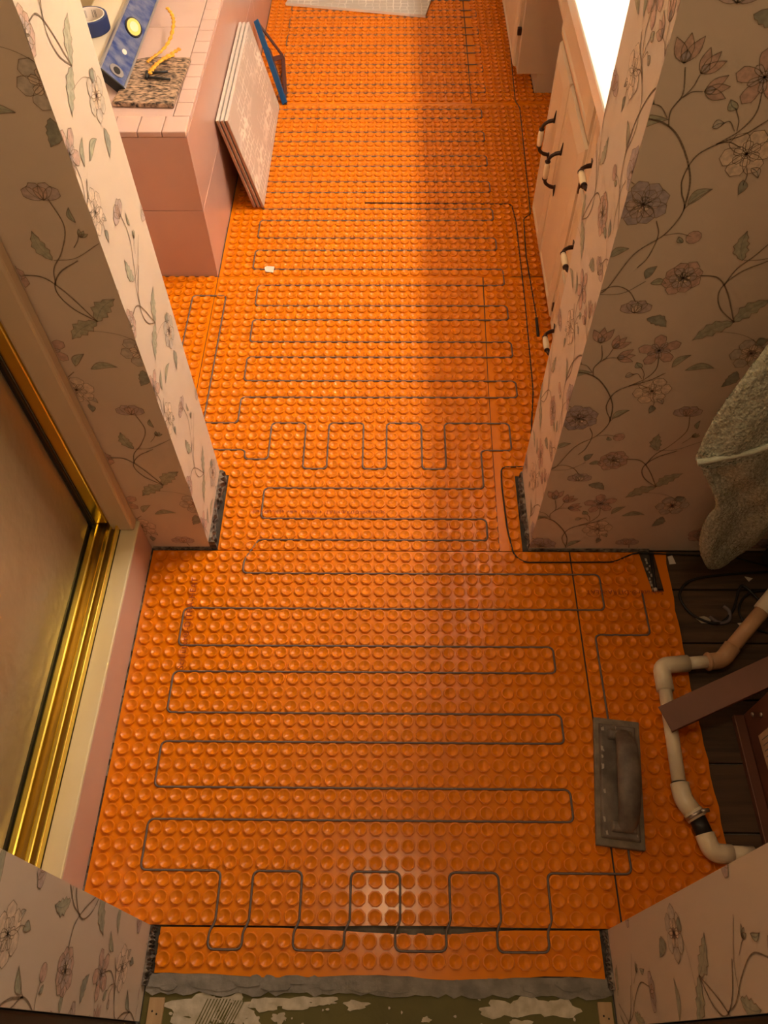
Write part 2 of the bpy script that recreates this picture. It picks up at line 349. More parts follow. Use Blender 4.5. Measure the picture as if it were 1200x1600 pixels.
pr.curve([c6(480, 155), c6(560, 125), c6(620, 145), c6(648, 190)]); pr.curve([c6(480, 160), c6(590, 155), c6(690, 105)], .0012)
pr.curve([c6(915, 80), c6(990, 90), c6(1030, 150), c6(1058, 275)], .0022); pr.curve([c6(1200, 20), c6(1080, 70), c6(1000, 140), c6(1000, 215), c6(1058, 275)], .0020)
pr.curve([c6(875, 665), c6(860, 730), c6(790, 790), c6(725, 830), c6(690, 870)], .0018); pr.curve([c6(745, 810), c6(820, 805), c6(930, 770)], .0012); pr.curve([c6(840, 780), c6(870, 762), c6(890, 745)], .0011)
pr.curve([c6(970, 310), c6(1100, 330), c6(1180, 380)], .0008)
pr.bell(c3(850, 262), 1.6, .034); pr.bell(c3(920, 305), 1.0, .03); pr.bell(c3(935, 380), .2, .03)
pr.rosette(c3(1185, 320), .036, 5, 'rose', 'mauve', .5, .62, 'dusk')
pr.rosette(c3(1110, 640), .034, 6, 'pale', 'pale', .2, .85); pr.leaf(c3(1095, 750), c3(1075, 810), .012, 'leafd'); pr.leaf(c3(1130, 700), c3(1158, 740), .010, 'grey')
pr.peony(c3(680, 850), .039, 'dusk', 'mauve')
pr.peony(c6(845, 90), .034, 'rose', 'mauve')
pr.tulip(c6(650, 215), .028, 'mauve', 'grey'); pr.disc(c6(652, 220), .008, 'pale'); pr.leaf(c6(695, 260), c6(775, 295), .020, 'leafd', .12)
pr.leaf(c6(1056, 275), c6(885, 350), .026, 'leaf', .22, -.08); pr.leaf(c6(1056, 275), c6(1215, 180), .026, 'leaf', .22, .10)
pr.tulip(c6(866, 650), .030, 'mauve', 'rose'); pr.leaf(c6(740, 810), c6(745, 740), .020, 'leaf', .2, .1); pr.leaf(c6(905, 720), c6(918, 685), .008, 'leaf')
pr.bell(c6(885, 755), .9, .014, 'leaf', 'leafd')
pr.leaf(c3(865, 850), c3(968, 787), .015, 'leaf'); pr.leaf(c3(968, 530), c3(1018, 512), .011, 'grey'); pr.leaf(c3(1072, 455), c3(1045, 415), .012, 'leaf')
pr.leaf(c3(540, 1070), c3(620, 1035), .013, 'leaf'); pr.leaf(c3(690, 1160), c3(738, 1108), .014, 'leafd'); pr.leaf(c3(710, 1180), c3(775, 1180), .012, 'leaf')
pr.disc(c3(890, 988), .011, 'rose'); pr.leaf(c3(845, 1010), c3(828, 985), .008, 'leaf'); pr.leaf(c3(700, 425), c3(725, 432), .008, 'leafd')
pr.leaf(c6(800, 462), c6(880, 412), .014, 'leaf'); pr.leaf(c6(855, 475), c6(975, 467), .015, 'leaf')
pr.rosette(c6(1130, 405), .036, 6, 'grey', 'pale', .1, .8, 'rose'); pr.leaf(c6(1150, 370), c6(1200, 350), .02, 'leafd'); pr.leaf(c6(1070, 480), c6(1005, 545), .022, 'leafd', .1)
# the rest of the repeat
uR, vR = W(1200, 400)
for q, (a, b) in enumerate([(.66, .86), (.72, .74), (.78, .62), (.70, .52)]):
    pr.curve([(a, b), (a+.03, b-.04), (a+.02, b-.09), (a+.06, b-.12)]); (pr.rosette((a, b), .03, 5, 'rose', 'mauve') if q % 2 else pr.tulip((a, b), .03)); pr.leaf((a+.03, b-.05), (a+.08, b-.03), .016)
def paper(parent, T, u0, u1, v0, v1, ph_u, ph_v, planes):
    mb = MB()
    for i in range(-6, 7):
        for j in range(-4, 6):
            du = ph_u+i*UP; dv = ph_v+j*VP
            if du+.85 < u0 or du+.28 > u1 or dv+1.13 < v0 or dv+.25 > v1: continue
            pr.apply(mb, T, du, dv)
    o = mb.build('wallpaper_print', parent, clip=planes); o['label'] = 'printed grey and rose flowers on trailing stems'; return o
def clipx(a, b, ax, z0, z1):
    d = [0, 0, 0]; d[ax] = 1; e = [0, 0, 0]; e[ax] = -1
    p = [0, 0, 0]; p[ax] = b; r_ = [0, 0, 0]; r_[ax] = a
    return [(p, d), (r_, e), ((0, 0, z1), (0, 0, 1)), ((0, 0, z0), (0, 0, -1))]
ZT = 1.75
paper(wpr, lambda u, v, h: (u, PF-h, v), RX, 1.0, .012, ZT, 0, 0, clipx(RX+.0005, 1.0, 0, .012, ZT))
paper(wpl, lambda u, v, h: (u, PF-h, v), -.572, LX, .012, ZT, 0, 0, clipx(-.572, LX-.0005, 0, .012, ZT))
paper(wpl, lambda u, v, h: (LX+h, u, v), PF, PB, .03, ZT, .53, -.10, clipx(PF+.0005, PB, 1, .035, ZT))
paper(wpr, lambda u, v, h: (RX-h, u, v), PF, PB, .03, ZT, .62, .05, clipx(PF+.0005, PB, 1, .035, ZT))
paper(wdl, lambda u, v, h: (DLX+h, u, v), DY0, DY1, .03, 1.3, -.36, .06, clipx(DY0, DY1-.0005, 1, .03, 1.3))
paper(wdr, lambda u, v, h: (DRX-h, u, v), DY0, DY1, .03, 1.3, -.47, .20, clipx(DY0, DY1-.0005, 1, .03, 1.3))

# ------------------------------------------------------------------ orange membrane sheets
P = 0.0302
def stud_mesh():
    mb = MB(); n = 16; vs = []
    prof = [(.0112, .0010, 1), (.0140, .0046, 1), (.0137, .0050, 1), (.0126, .0051, 0), (.0122, .0060, 0), (.0111, .0060, 0), (.0104, .0051, 0), (.0045, .0044, 0), (.0018, .0026, 0)]
    for r, z, octo in prof:
        for k in range(n):
            a = 2*math.pi*k/n+math.pi/8
            rr = r*((1.0 if k % 2 == 0 else math.cos(math.pi/8)) if octo else .97); rr *= 1.0
            vs.append((rr*math.cos(a), rr*math.sin(a), z))
    vs.append((0, 0, .0024)); fs = []
    for i in range(len(prof)-1):
        for k in range(n): fs.append((i*n+k, i*n+(k+1) % n, (i+1)*n+(k+1) % n, (i+1)*n+k))
    b = (len(prof)-1)*n
    for k in range(n): fs.append((b+k, b+(k+1) % n, len(vs)-1))
    return vs, fs
SV, SF = stud_mesh()
stud_me = bpy.data.meshes.new('stud'); stud_me.from_pydata(SV, [], SF); stud_me.materials.append(M['stud'])
stud_me.polygons.foreach_set('use_smooth', [i // 16 >= 5 for i in range(len(SF))])
def inside(poly, x, y, mg):
    n = len(poly); c = False; dm = 1e9
    for i in range(n):
        x0, y0 = poly[i]; x1, y1 = poly[(i+1) % n]
        if (y0 > y) != (y1 > y) and x < (x1-x0)*(y-y0)/(y1-y0)+x0: c = not c
        L2 = (x1-x0)**2+(y1-y0)**2; t = max(0, min(1, ((x-x0)*(x1-x0)+(y-y0)*(y1-y0))/L2)); dm = min(dm, math.hypot(x-x0-t*(x1-x0), y-y0-t*(y1-y0)))
    return c and dm > mg
SH = {}
def sheet(key, poly, gx, gy, label, hide=None, mg=.0108):
    mb = MB(); mb.prism(poly, -0.0008, 0.0012, 'orange')
    o = mb.build('heating_membrane'); tag(o, label, 'membrane', 'orange studded membrane sheets'); b = WB[o.name]
    xs = [p[0] for p in poly]; ys = [p[1] for p in poly]; S_ = []
    for i in range(-60, 60):
        for j in range(-5, 160):
            x = gx+i*P; y = gy+(j-5)*P
            if min(xs) < x < max(xs) and min(ys) < y < max(ys) and inside(poly, x, y, mg) and not (hide and hide(x, y)): S_.append((math.hypot(x, y), x, y))
    S_.sort()
    for d, x, y in S_[:300]:
        s_ = bpy.data.objects.new('stud', stud_me); C.objects.link(s_); s_.parent = o; s_.location = Vector((x, y, 0))-b
    if len(S_) > 300:
        mb = MB()
        for d, x, y in S_[300:]: mb.add([(a+x, c+y, z) for a, c, z in SV], SF, 'stud')
        mb.sm = [(i % len(SF))//16 >= 5 for i in range(len(mb.f))]
        r = mb.build('stud_field', o); r['kind'] = 'stuff'; r['label'] = 'remaining studs of the sheet, farther away'
    SH[key] = (poly, gx, gy); return o
AY = .1795
shA = sheet('A', [(-.564, AY), (-.10, AY), (-.04, AY+.0015), (.10, AY+.002), (.16, AY+.0005), (.411, AY), (.4125, .55), (.413, .9655), (-.564, .9655)], .001, .179+P/2, 'large foreground sheet of orange studs between shower curb and grout float')
rag = []
rr = random.Random(3)
for i in range(27):
    y = .1795+i*(.9655-.1795)/26; rag.append((.6365-.010*math.sin(math.pi*(y-.18)/.9)+.006*(y-.18)/.8+rr.uniform(-.0022, .0022), y))
shB = sheet('B', [(.4145, .1795)]+rag+[(.611, .9655), (.6165, .862), (.590, .860), (.576, .9655), (.4165, .9655), (.416, .55)], .4290, .254, 'narrow orange strip with ragged right edge under the white pipe and grout float')
rag = [(.371-.784*i/30, .1015+.003*math.sin(i*.5)+rr.uniform(-.0012, .0012)) for i in range(31)]
shC = sheet('C', rag+[(-.413, .1762), (-.20, .1762), (-.09, .1725), (-.04, .170), (.05, .1665), (.11, .168), (.15, .172), (.22, .1755), (.371, .1765)], -.008, .1560, 'thin orange strip across the doorway beside the grey mortar band', mg=.0085)
shD = sheet('D', [(-.427, .9675), (.2500, .9675), (.258, 1.50), (.270, 1.9415), (-.534, 1.9415), (-.534, 1.188), (-.412, 1.188), (-.412, .9675)], -.0015, .9648+P/2, 'orange sheet in the opening between the two wallpapered walls', mg=.0085)
shD2 = sheet('D2', [(.2515, .9675), (.305, .9675), (.305, 1.188), (.497, 1.188), (.497, 1.9415), (.2735, 1.9415), (.2598, 1.50)], -.0015+.290, .9648+P/2, 'narrow orange strip in front of the vanity drawers beside the right wallpapered wall')
shG = sheet('G', [(-.99, 1.188), (-.5362, 1.188), (-.5362, 1.9415), (-.99, 1.9415)], -.536-P*.6, 1.205, 'orange sheet in front of the pink tiled tub deck')
shE1 = sheet('E1', [(-.533, 1.9432), (-.2824, 1.9432), (-.2824, 2.926), (-.533, 2.926)], .005-10*P, 1.975+P/2, 'narrow orange strip under the leaning tile panels beside the tub deck')
shE = sheet('E', [(-.2815, 1.9432), (.350, 1.9432), (.362, 1.9460), (.497, 1.9470), (.497, 2.14), (.598, 2.14), (.598, 2.926), (-.2815, 2.926)], .005, 1.975+P/2, 'middle orange sheet crossed by the vanity shadow edge and bare black wire end')
shF = sheet('F', [(-.533, 2.928), (.2875, 2.928), (.2950, 3.92), (-.533, 3.92)], -.0023, 2.997+P/2, 'far orange sheet that the flat tile panel lies on')
shF2 = sheet('F2', [(.2910, 2.928), (.598, 2.928), (.598, 2.998), (.526, 3.0), (.526, 3.92), (.2990, 3.92)], -.0023+.3058, 2.997+P/2, 'far narrow orange strip in front of the far vanity cabinet')
def sheet_text(o, txt, loc, rot, size):
    cu = bpy.data.curves.new('print', 'FONT'); cu.body = txt; cu.size = size; cu.extrude = .00005; cu.space_character = 1.15
    t = bpy.data.objects.new('tmp', cu); C.objects.link(t); bpy.context.view_layer.update()
    me = bpy.data.meshes.new_from_object(t.evaluated_get(bpy.context.evaluated_depsgraph_get())); bpy.data.objects.remove(t)
    me.materials.clear(); me.materials.append(M['print']); p = bpy.data.objects.new('printed_text', me); C.objects.link(p); p.parent = o
    p.location = Vector(loc)-WB[o.name]; p.rotation_euler = (0, 0, rot); p['label'] = 'faint dark red printed lettering'
sheet_text(shD, 'Schlüter®-DITRA-HEAT  + Patent  www.schluter.com', (-.018, 1.078, .0061), math.pi, .0125)
sheet_text(shA, 'Schlüter®-DITRA-HEAT', (-.447, .665, .0061), math.pi/2, .0195)
sheet_text(shB, 'Schlüter®-DITRA-HEAT', (.612, .862, .0061), math.pi, .0150)

# ------------------------------------------------------------------ heating cable in the channels
def snap(v, g): return g+P/2+round((v-g-P/2)/P)*P
def which(x, y):
    for k, (poly, gx, gy) in SH.items():
        if inside(poly, x, y, -1): return k
    return 'A' if y < .967 else 'D' if y < 1.943 else 'E' if y < 2.926 else 'F'
route = [(1009, 927), (1017, 985), (935, 992), (950, 1120), (984, 1330), (984, 1362), (860, 1364), (858, 1440), '/', (852, 1455), (852, 1480), (783, 1480), (776, 1455), '/', (781, 1440), (780, 1365), (703, 1365), (702, 1440), '/', (696, 1455), (692, 1480), (622, 1480), (615, 1455), '/', (625, 1440), (625, 1365), (552, 1365), (546, 1440), '/', (538, 1455), (535, 1480), (462, 1480), (455, 1455), '/', (468, 1440), (470, 1365), (397, 1365), (390, 1440), '/', (378, 1455), (375, 1480), (330, 1480), (325, 1455), '/', (338, 1440), (343, 1365), (220, 1362), (228, 1285), (893, 1283), (893, 1235), (243, 1232), (248, 1162), (882, 1161), (880, 1118), (263, 1115), (270, 1051), (868, 1050), (866, 1012), (282, 1010), (286, 952), (943, 951), (940, 898), (385, 894), (390, 875), '/', (404, 846), (412, 843), (760, 843), (758, 812), (410, 808), (412, 764), (753, 765), (755, 707), (805, 703), (805, 663), (700, 663), (697, 733), (662, 733), (660, 663), (607, 663), (605, 733), (570, 733), (568, 662), (518, 662), (515, 732), (478, 732), (478, 662), (427, 662), (421, 716), (385, 716), (380, 702), (262, 702), (302, 466), (350, 466), (320, 658), (372, 658), (378, 622), (800, 623), (800, 597), (383, 595), (388, 560), (795, 559), (793, 536), (392, 532), (395, 499), (788, 500), (786, 478), (402, 475), (402, 445), (782, 445), (780, 422), (393, 420), (397, 391), (775, 390), (773, 370), (402, 370), (403, 343), (770, 343), (769, 323)]
pts = []; brk = set()
for r_ in route:
    if r_ == '/': brk.add(len(pts)); continue
    pts.append(fl(*r_))
X_ = [p.x for p in pts]; Y_ = [p.y for p in pts]
for i in range(len(pts)-1):
    if i+1 in brk: continue
    a, b = pts[i], pts[i+1]; k = which((a.x+b.x)/2, (a.y+b.y)/2); poly, gx, gy = SH[k]
    if abs(b.x-a.x) > abs(b.y-a.y): Y_[i] = Y_[i+1] = snap((a.y+b.y)/2, gy)
    else: X_[i] = X_[i+1] = snap((a.x+b.x)/2, gx)
path = [(x, y, .0036) for x, y in zip(X_, Y_)]
# far rows continue in steps of three and two studs
y = path[-1][1]; right = True; gE, gF = SH['E'], SH['F']
steps = [(3, 'E'), (2, 'E'), (3, 'E'), (2, 'E'), (3, 'E'), (2, 'E'), (3, 'E'), (2, 'E')]
yl = [1.975+k*P for k in (13, 15, 18, 20, 23, 25, 28, 30)]+[2.997+k*P for k in (0, 2, 5, 7, 10, 12, 15, 17, 20, 22, 25, 27)]
x1 = snap(.322, gE[1]); x0 = snap(-.445, gE[1]); cur = 'R'; path[-1] = (x1, 1.975+10*P, .0036); path[-2] = (x1, 1.975+8*P, .0036); path[-3] = (path[-3][0], 1.975+8*P, .0036)
for i, yy in enumerate(yl):
    g = gE if yy < 2.92 else gF; xr = snap(.322 if yy < 2.92 else .345, g[1]); xl = snap(-.445, g[1]); py_ = path[-1][1]
    if cur == 'R': path += [(xl, py_, .0036), (xl, yy, .0036)]; cur = 'L'
    else: path += [(xr, py_, .0036), (xr, yy, .0036)]; cur = 'R'
cab = MB().tube(fillet(path, .012), .00215, 'cable', 6).build('heating_cable')
tag(cab, 'thin grey heating cable zigzagging over the orange studs', 'cable')

def cable(name, px, r, label, z=.0045, m='black', rad=.014, world=None, tip=None):
    p = world or [tuple(fl(a, b, z)) for a, b in px]
    o = MB().tube(fillet(p, rad), r, m, 6).build(name); tag(o, label, 'cable')
    if tip: MB().tube(tip[0], tip[1], 'black', 8).build('sensor_tip', o)
    return o
cable('sensor_cable', [(570, 317), (799, 319), (806, 345), (820, 470), (836, 640)], .0019, '', world=[tuple(fl(a, b, .0045)) for a, b in [(570, 317), (799, 319), (806, 345), (820, 470), (833, 610)]]+[(.356, 1.30, .0045), (.345, 1.215, .0045), (.273, 1.213, .0045), (.270, 1.16, .0045), (.2735, 1.03, .0045), (.283, .955, .0045), (.305, .935, .0045), (.513, .937, .0045), (.54, .950, .0045), (.565, .9615, .0055), (.70, .958, .004), (.80, .95, .004), (.95, .90, .004)])
bpy.data.objects['sensor_cable']['label'] = 'black sensor cable running from the far mat around the right wallpapered wall'
tp = [tuple(fl(838, 497, .0055)), tuple(fl(841, 526, .0055))]
cable('probe_cable', [(778, -60), (790, 0), (805, 158), (812, 168), (829, 335), (818, 341), (822, 400), (838, 495)], .0019, 'black wire with thick tip lying along the vanity', tip=(tp, .0042))
cable('splice_lead', None, .0035, 'short black cable splice in the notch of the orange strip', world=[(.604, .958, .004), (.600, .91, .004), (.597, .868, .004)], rad=.01)
o = bpy.data.objects['splice_lead']; MB().tube([(.597, .869, .004), (.5965, .862, .004)], .0038, 'debris', 8).build('white_sleeve', o)
mb = MB(); rr = random.Random(5)
for i in range(10):
    x = .592+rr.uniform(-.004, .004); y = .87+i*.0085; s_ = rr.uniform(.001, .0028); mb.hexa([(x+sx*s_*rr.uniform(.6, 1.2), y+sy*s_*rr.uniform(.8, 1.6), -.001+(sz > 0)*s_) for sz in (-1, 1) for sy in (-1, 1) for sx in (-1, 1)], 'dust')
o2 = mb.build('mortar_crumbs'); tag(o2, 'pale mortar crumbs beside the black splice in the notch', 'debris'); o2['kind'] = 'stuff'

# ------------------------------------------------------------------ threshold in front
rr = random.Random(11)
def ragged(x0, x1, y0, y1, a0, a1, n, sd):
    q = random.Random(sd); top = []; bot = []
    for i in range(n+1):
        x = x0+(x1-x0)*i/n; top.append((x, y1+q.uniform(-a1, a1))); bot.append((x, y0+q.uniform(-a0, a0)))
    return bot+top[::-1]
gb = struct(box('floor_threshold', (-.425, -.55, -.0138), (.380, .080, -.0035), 'green'), 'olive painted threshold board with white residue', 'floor')
mb = MB(); mb.prism(ragged(-.424, .374, .074, .104, .004, .0012, 60, 2), -.003, .0006, 'mortar')
q = random.Random(8)
for i in range(26):
    cx = q.uniform(-.41, .36); cy = q.uniform(.082, .097); r_ = q.uniform(.006, .02); n = 9
    mb.prism([(cx+r_*1.6*math.cos(2*math.pi*k/n)*q.uniform(.7, 1.2), cy+min(r_, .008)*math.sin(2*math.pi*k/n)*q.uniform(.7, 1.1)) for k in range(n)], 0, .0012+q.uniform(0, .0022), 'mortar')
o = mb.build('mortar_band', gb); o['label'] = 'grey mortar band'
mb = MB()
def blob(cx, cy, rx, ry, m, z=.0, n=26):
    ph = [q.uniform(0, 6) for _ in range(4)]; pts_ = []
    for k in range(n):
        a_ = 2*math.pi*k/n; f = 1+.16*math.sin(3*a_+ph[0])+.14*math.sin(5*a_+ph[1])+.10*math.sin(8*a_+ph[2])+q.uniform(-.06, .06); pts_.append((cx+rx*f*math.cos(a_), min(.079, cy+ry*f*math.sin(a_))))
    mb.prism(pts_, -.0034, -.0022+z, m)
for cx, cy, rx, ry in [(-.33, .055, .05, .018), (-.27, .05, .03, .022), (-.34, .03, .035, .012), (-.22, .06, .03, .010), (-.17, .062, .045, .009), (-.12, .066, .03, .006), (-.235, .035, .014, .01), (-.19, .04, .012, .008), (-.06, .06, .02, .007), (.19, .055, .04, .012), (.24, .060, .045, .014), (.29, .058, .03, .014), (.22, .035, .02, .007), (.27, .02, .025, .006), (-.30, .015, .05, .008), (-.2, .01, .04, .006), (.32, .02, .012, .005), (.06, .04, .008, .004), (.09, .03, .006, .003)]: zz_ = globals().get('zz_', 0)+.00006; blob(cx, cy, rx, ry, 'residue', zz_)
for i in range(70): blob(q.uniform(-.38, .33), q.uniform(.0, .072), q.uniform(.001, .0035), q.uniform(.001, .003), 'residue', .0013+.00001*i, n=6)
o = mb.build('white_residue', gb); o['label'] = 'patches of white adhesive residue'
mb = MB()
for i in range(9): x = -.335+i*.0055; mb.hexa([(x+a+.02*c, .022+.045*c, -.0012+d) for d in (0, .0004) for c in (0, 1) for a in (0, .0018)], 'green')
for i in range(7): x = -.30+i*.005; mb.hexa([(x+a+.018*c, .03+.035*c, -.0010+d) for d in (0, .0004) for c in (0, 1) for a in (0, .0016)], 'green')
mb.build('trowel_groove', gb)
for k, (x0, x1, lb) in enumerate(((-.414, -.388, 'left'), (.352, .376, 'right'))):
    o = box('wood_strip', (x0, -.2, -.0034), (x1, .068, .003), 'strip', bev=.001); tag(o, 'short pale wood strip at the %s end of the threshold' % lb, 'wood strip', 'threshold wood strips')
    for yy in (.048, .044): MB().lathe([(.0016, 0), (.0016, .0006)], (x0+.008+(.008 if yy == .044 else 0), yy, .003), 'black', 8).build('nail', o)

# ------------------------------------------------------------------ shower: curb, sill, brass track, glass, jamb
Y0s, Y1s = DY1+.001, PF-.001
sh = empty('shower_door', (-.64, .57, .112)); tag(sh, 'obscured brown glass shower door in a polished brass frame', 'shower door')
curb = box('shower_curb', (-.70, Y0s, 0), (-.567, Y1s, .112), 'curb_pink', bev=.003); tag(curb, 'pink shower curb with cream marble sill beside the orange mat', 'curb')
MB().hexa([(x, yy, z) for z in (.1122, .1195) for yy in (Y0s, Y1s) for x in (-.70, -.566)], 'cream').build('sill', curb, bev=.003)
mb = MB(); 
for i in range(24):
    yy = Y0s+(Y1s-Y0s)*i/24; mb.box((-.5668, yy, 0), (-.5655+random.uniform(0, .002), yy+random.uniform(.015, .034), random.uniform(.002, .005)), 'plaster')
o = mb.build('torn_edge', curb)
za = .1196
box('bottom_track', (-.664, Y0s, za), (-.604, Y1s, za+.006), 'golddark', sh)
box('track_rail', (-.609, Y0s, za), (-.604, Y1s, za+.022), 'gold', sh, bev=.0015)
box('track_rail', (-.632, Y0s, za+.005), (-.620, Y1s, za+.016), 'gold', sh, bev=.003)
box('track_rail', (-.660, Y0s, za), (-.643, Y1s, za+.030), 'gold', sh, bev=.004)
box('side_frame', (-.652, Y1s-.028, za+.03), (-.624, Y1s, 1.85), 'gold', sh, bev=.003)
box('gasket', (-.6655, Y0s, za+.003), (-.6605, Y1s-.0285, za+.040), 'black', sh)
box('gasket', (-.6600, Y1s-.036, za+.031), (-.6525, Y1s-.0285, 1.85), 'black', sh)
box('glass_pane', (-.6665, Y0s, za+.041), (-.6610, Y1s-.037, 1.85), 'glass', sh)
box('top_frame', (-.668, Y0s, 1.851), (-.624, Y1s, 1.90), 'gold', sh, bev=.003)
j = struct(box('trim_3', (-.6235, PF-.0285, .1197), (-.572, PF-.0005, 1.95), 'jamb', bev=.006), 'cream jamb trim between the brass frame and the wallpaper', 'trim')
struct(box('wall_shower', (-1.55, Y0s, 0), (-1.45, Y1s, CZ), 'wallplain'), 'shower back wall', 'wall')

# ------------------------------------------------------------------ tub deck with pink tile
DX, DYf, DZ = -.536, 1.9445, .462
td = empty('tub_deck', (-1.0, 2.9, 0)); tag(td, 'pink tiled tub deck behind the left wallpapered wall', 'tub deck')
mb = MB(); mb.box((-1.55, DYf+.008, 0), (-.801, 2.199, DZ-.01), 'grout').box((-.799, DYf+.008, 0), (DX-.008, 4.63, DZ-.01), 'grout').build('core', td)
for z0, z1 in ((.0, .2285), (.2305, .4455)):
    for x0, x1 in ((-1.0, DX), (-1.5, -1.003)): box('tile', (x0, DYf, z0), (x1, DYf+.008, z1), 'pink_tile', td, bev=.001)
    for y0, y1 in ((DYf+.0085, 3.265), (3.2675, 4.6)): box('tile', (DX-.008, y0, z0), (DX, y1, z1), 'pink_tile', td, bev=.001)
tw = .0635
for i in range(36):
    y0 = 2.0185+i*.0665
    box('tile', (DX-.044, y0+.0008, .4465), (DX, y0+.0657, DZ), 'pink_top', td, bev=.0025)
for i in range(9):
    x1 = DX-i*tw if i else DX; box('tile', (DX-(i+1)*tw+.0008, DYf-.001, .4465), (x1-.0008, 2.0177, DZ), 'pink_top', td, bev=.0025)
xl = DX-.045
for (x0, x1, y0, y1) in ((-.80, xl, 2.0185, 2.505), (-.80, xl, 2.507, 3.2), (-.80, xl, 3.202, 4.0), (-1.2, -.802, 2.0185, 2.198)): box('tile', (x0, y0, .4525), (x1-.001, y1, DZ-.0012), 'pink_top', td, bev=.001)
# bathtub
tb = empty('bathtub', (-1.15, 3.2, .0)); tag(tb, 'cream enamel bathtub rim behind the tape roll', 'bathtub')
def rr_loop(x0, x1, y0, y1, r, z, n=6):
    out = []
    for cx, cy, a0 in ((x1-r, y1-r, 0), (x0+r, y1-r, 1), (x0+r, y0+r, 2), (x1-r, y0+r, 3)):
        for k in range(n+1): a = (a0+k/n)*math.pi/2; out.append((cx+r*math.cos(a), cy+r*math.sin(a), z))
    return out
def loft(loops, m, smooth=True, cap=False):
    mb = MB(); n = len(loops[0]); vs = [p for l in loops for p in l]; fs = []
    for i in range(len(loops)-1):
        for k in range(n): fs.append((i*n+k, i*n+(k+1) % n, (i+1)*n+(k+1) % n, (i+1)*n+k))
    if cap: fs.append(tuple(range((len(loops)-1)*n, len(loops)*n)))
    return mb.add(vs, fs, m, smooth)
tx0, tx1, ty0, ty1 = -1.5, -.785, 2.19, 4.1
loft([rr_loop(tx0, tx1, ty0, ty1, .10, DZ), rr_loop(tx0, tx1, ty0, ty1, .10, DZ+.025), rr_loop(tx0+.008, tx1-.008, ty0+.008, ty1-.008, .10, DZ+.035), rr_loop(tx0+.03, tx1-.03, ty0+.03, ty1-.03, .11, DZ+.038), rr_loop(tx0+.115, tx1-.115, ty0+.20, ty1-.2, .14, DZ+.034), rr_loop(tx0+.13, tx1-.13, ty0+.22, ty1-.22, .14, DZ+.02)], 'tub').build('rim', tb)
loft([rr_loop(tx0+.13, tx1-.13, ty0+.22, ty1-.22, .14, DZ+.02), rr_loop(tx0+.15, tx1-.15, ty0+.26, ty1-.26, .14, .25), rr_loop(tx0+.2, tx1-.2, ty0+.34, ty1-.34, .12, .10)], 'tubshade', cap=True).build('basin', tb)

# ------------------------------------------------------------------ things on the deck
# spirit level leaning on the tub rim
a = Vector((.0525, 0, -.0555)).normalized(); nrm = Vector((.0555, 0, .0525)).normalized()
near, far = Vector((-.7505, 2.128, .5035)), Vector((-.7465, 3.02, .5035)); ax = (far-near).normalized(); a = (a-ax*a.dot(ax)).normalized(); nrm = a.cross(ax); nrm = -nrm if nrm.z < 0 else nrm
lv = empty('spirit_level', near); tag(lv, 'blue spirit level with yellow vial leaning on the tub rim', 'level')
def lbox(t0, t1, s0, s1, n0, n1, m): return MB().hexa([near+ax*t+a*s_+nrm*n_ for n_ in (n0, n1) for t in (t0, t1) for s_ in (s0, s1)], m)
lbox(0.004, .89, -.034, .034, -.022, -.002, 'blue').build('web', lv)
for s0, s1 in ((-.0395, -.034), (.034, .0395)): lbox(.002, .892, s0, s1, -.026, .001, 'alu').build('flange', lv, bev=.001)
lbox(0, .006, -.0385, .0385, -.025, .0005, 'black').build('end_cap', lv, bev=.002)
def ellipse(t, s_, rt_, rs, h0, h1, m, hole=None):
    n = 20; c = near+ax*t+a*s_; vs = []; fs = []
    for h in (h0, h1):
        for k in range(n): an = 2*math.pi*k/n; vs.append(c+ax*rt_*math.cos(an)+a*rs*math.sin(an)+nrm*h)
    for k in range(n): fs.append((k, (k+1) % n, n+(k+1) % n, n+k))
    fs.append(tuple(range(n, 2*n))); return MB().add(vs, fs, m)
v = ellipse(.285, .002, .045, .026, -.003, .0015, 'black').build('vial_housing', lv)
ellipse(.285, .002, .040, .021, .0012, .0022, 'vial').build('vial', v); ellipse(.285, .002, .024, .013, .002, .003, 'vialcore').build('bubble_tube', v)
v = ellipse(.045, .003, .022, .020, -.003, .0006, 'alu').build('grip_ring', lv); ellipse(.045, .003, .014, .010, 0, .0012, 'black').build('grip_hole', v)
ellipse(.150, .004, .012, .007, -.002, -.0015, 'card').build('paint_scuff', lv)
# granite swatch
gr = MB().prism([(-.748, 2.062), (-.583, 2.054), (-.573, 2.300), (-.690, 2.302), (-.725, 2.29)], DZ+.0002, DZ+.013, 'granite').build('granite_sample', bev=.003); tag(gr, 'speckled brown granite sample under the yellow cord', 'stone sample')
# yellow cord
yc = empty('twisted_cord', (-.63, 2.3, .476)); tag(yc, 'twisted yellow cord with black prongs on the granite sample', 'cord')
def rib(px, z0, z1, r, name, tw_=0):
    p = [fl(x, y, z0+(z1-z0)*i/(len(px)-1)) for i, (x, y) in enumerate(px)]; sp = spline(p, 8)
    r2 = [r*(1+.35*math.sin(i*1.9)) for i in range(len(sp))]; MB().tube(sp, r2, 'yellow', 6, flat=.45).build(name, yc)
rib([(261, 12), (269, 24), (271, 38), (266, 60), (254, 78), (238, 90), (230, 97)], .505, .482, .005, 'strand')
rib([(281, 76), (268, 84), (252, 94), (240, 106), (233, 116)], .492, .481, .0065, 'strand')
rib([(272, 86), (258, 92), (246, 98), (236, 108), (229, 115)], .488, .480, .0055, 'strand')
for pp in ([(232, 114), (245, 113), (262, 112)], [(232, 121), (248, 122), (266, 124)]): MB().tube([fl(x, y, .481) for x, y in pp], .0034, 'black', 6).build('prong', yc)
MB().tube([fl(230, 112, .481), fl(229, 122, .481)], .005, 'black', 6).build('prong_bridge', yc)
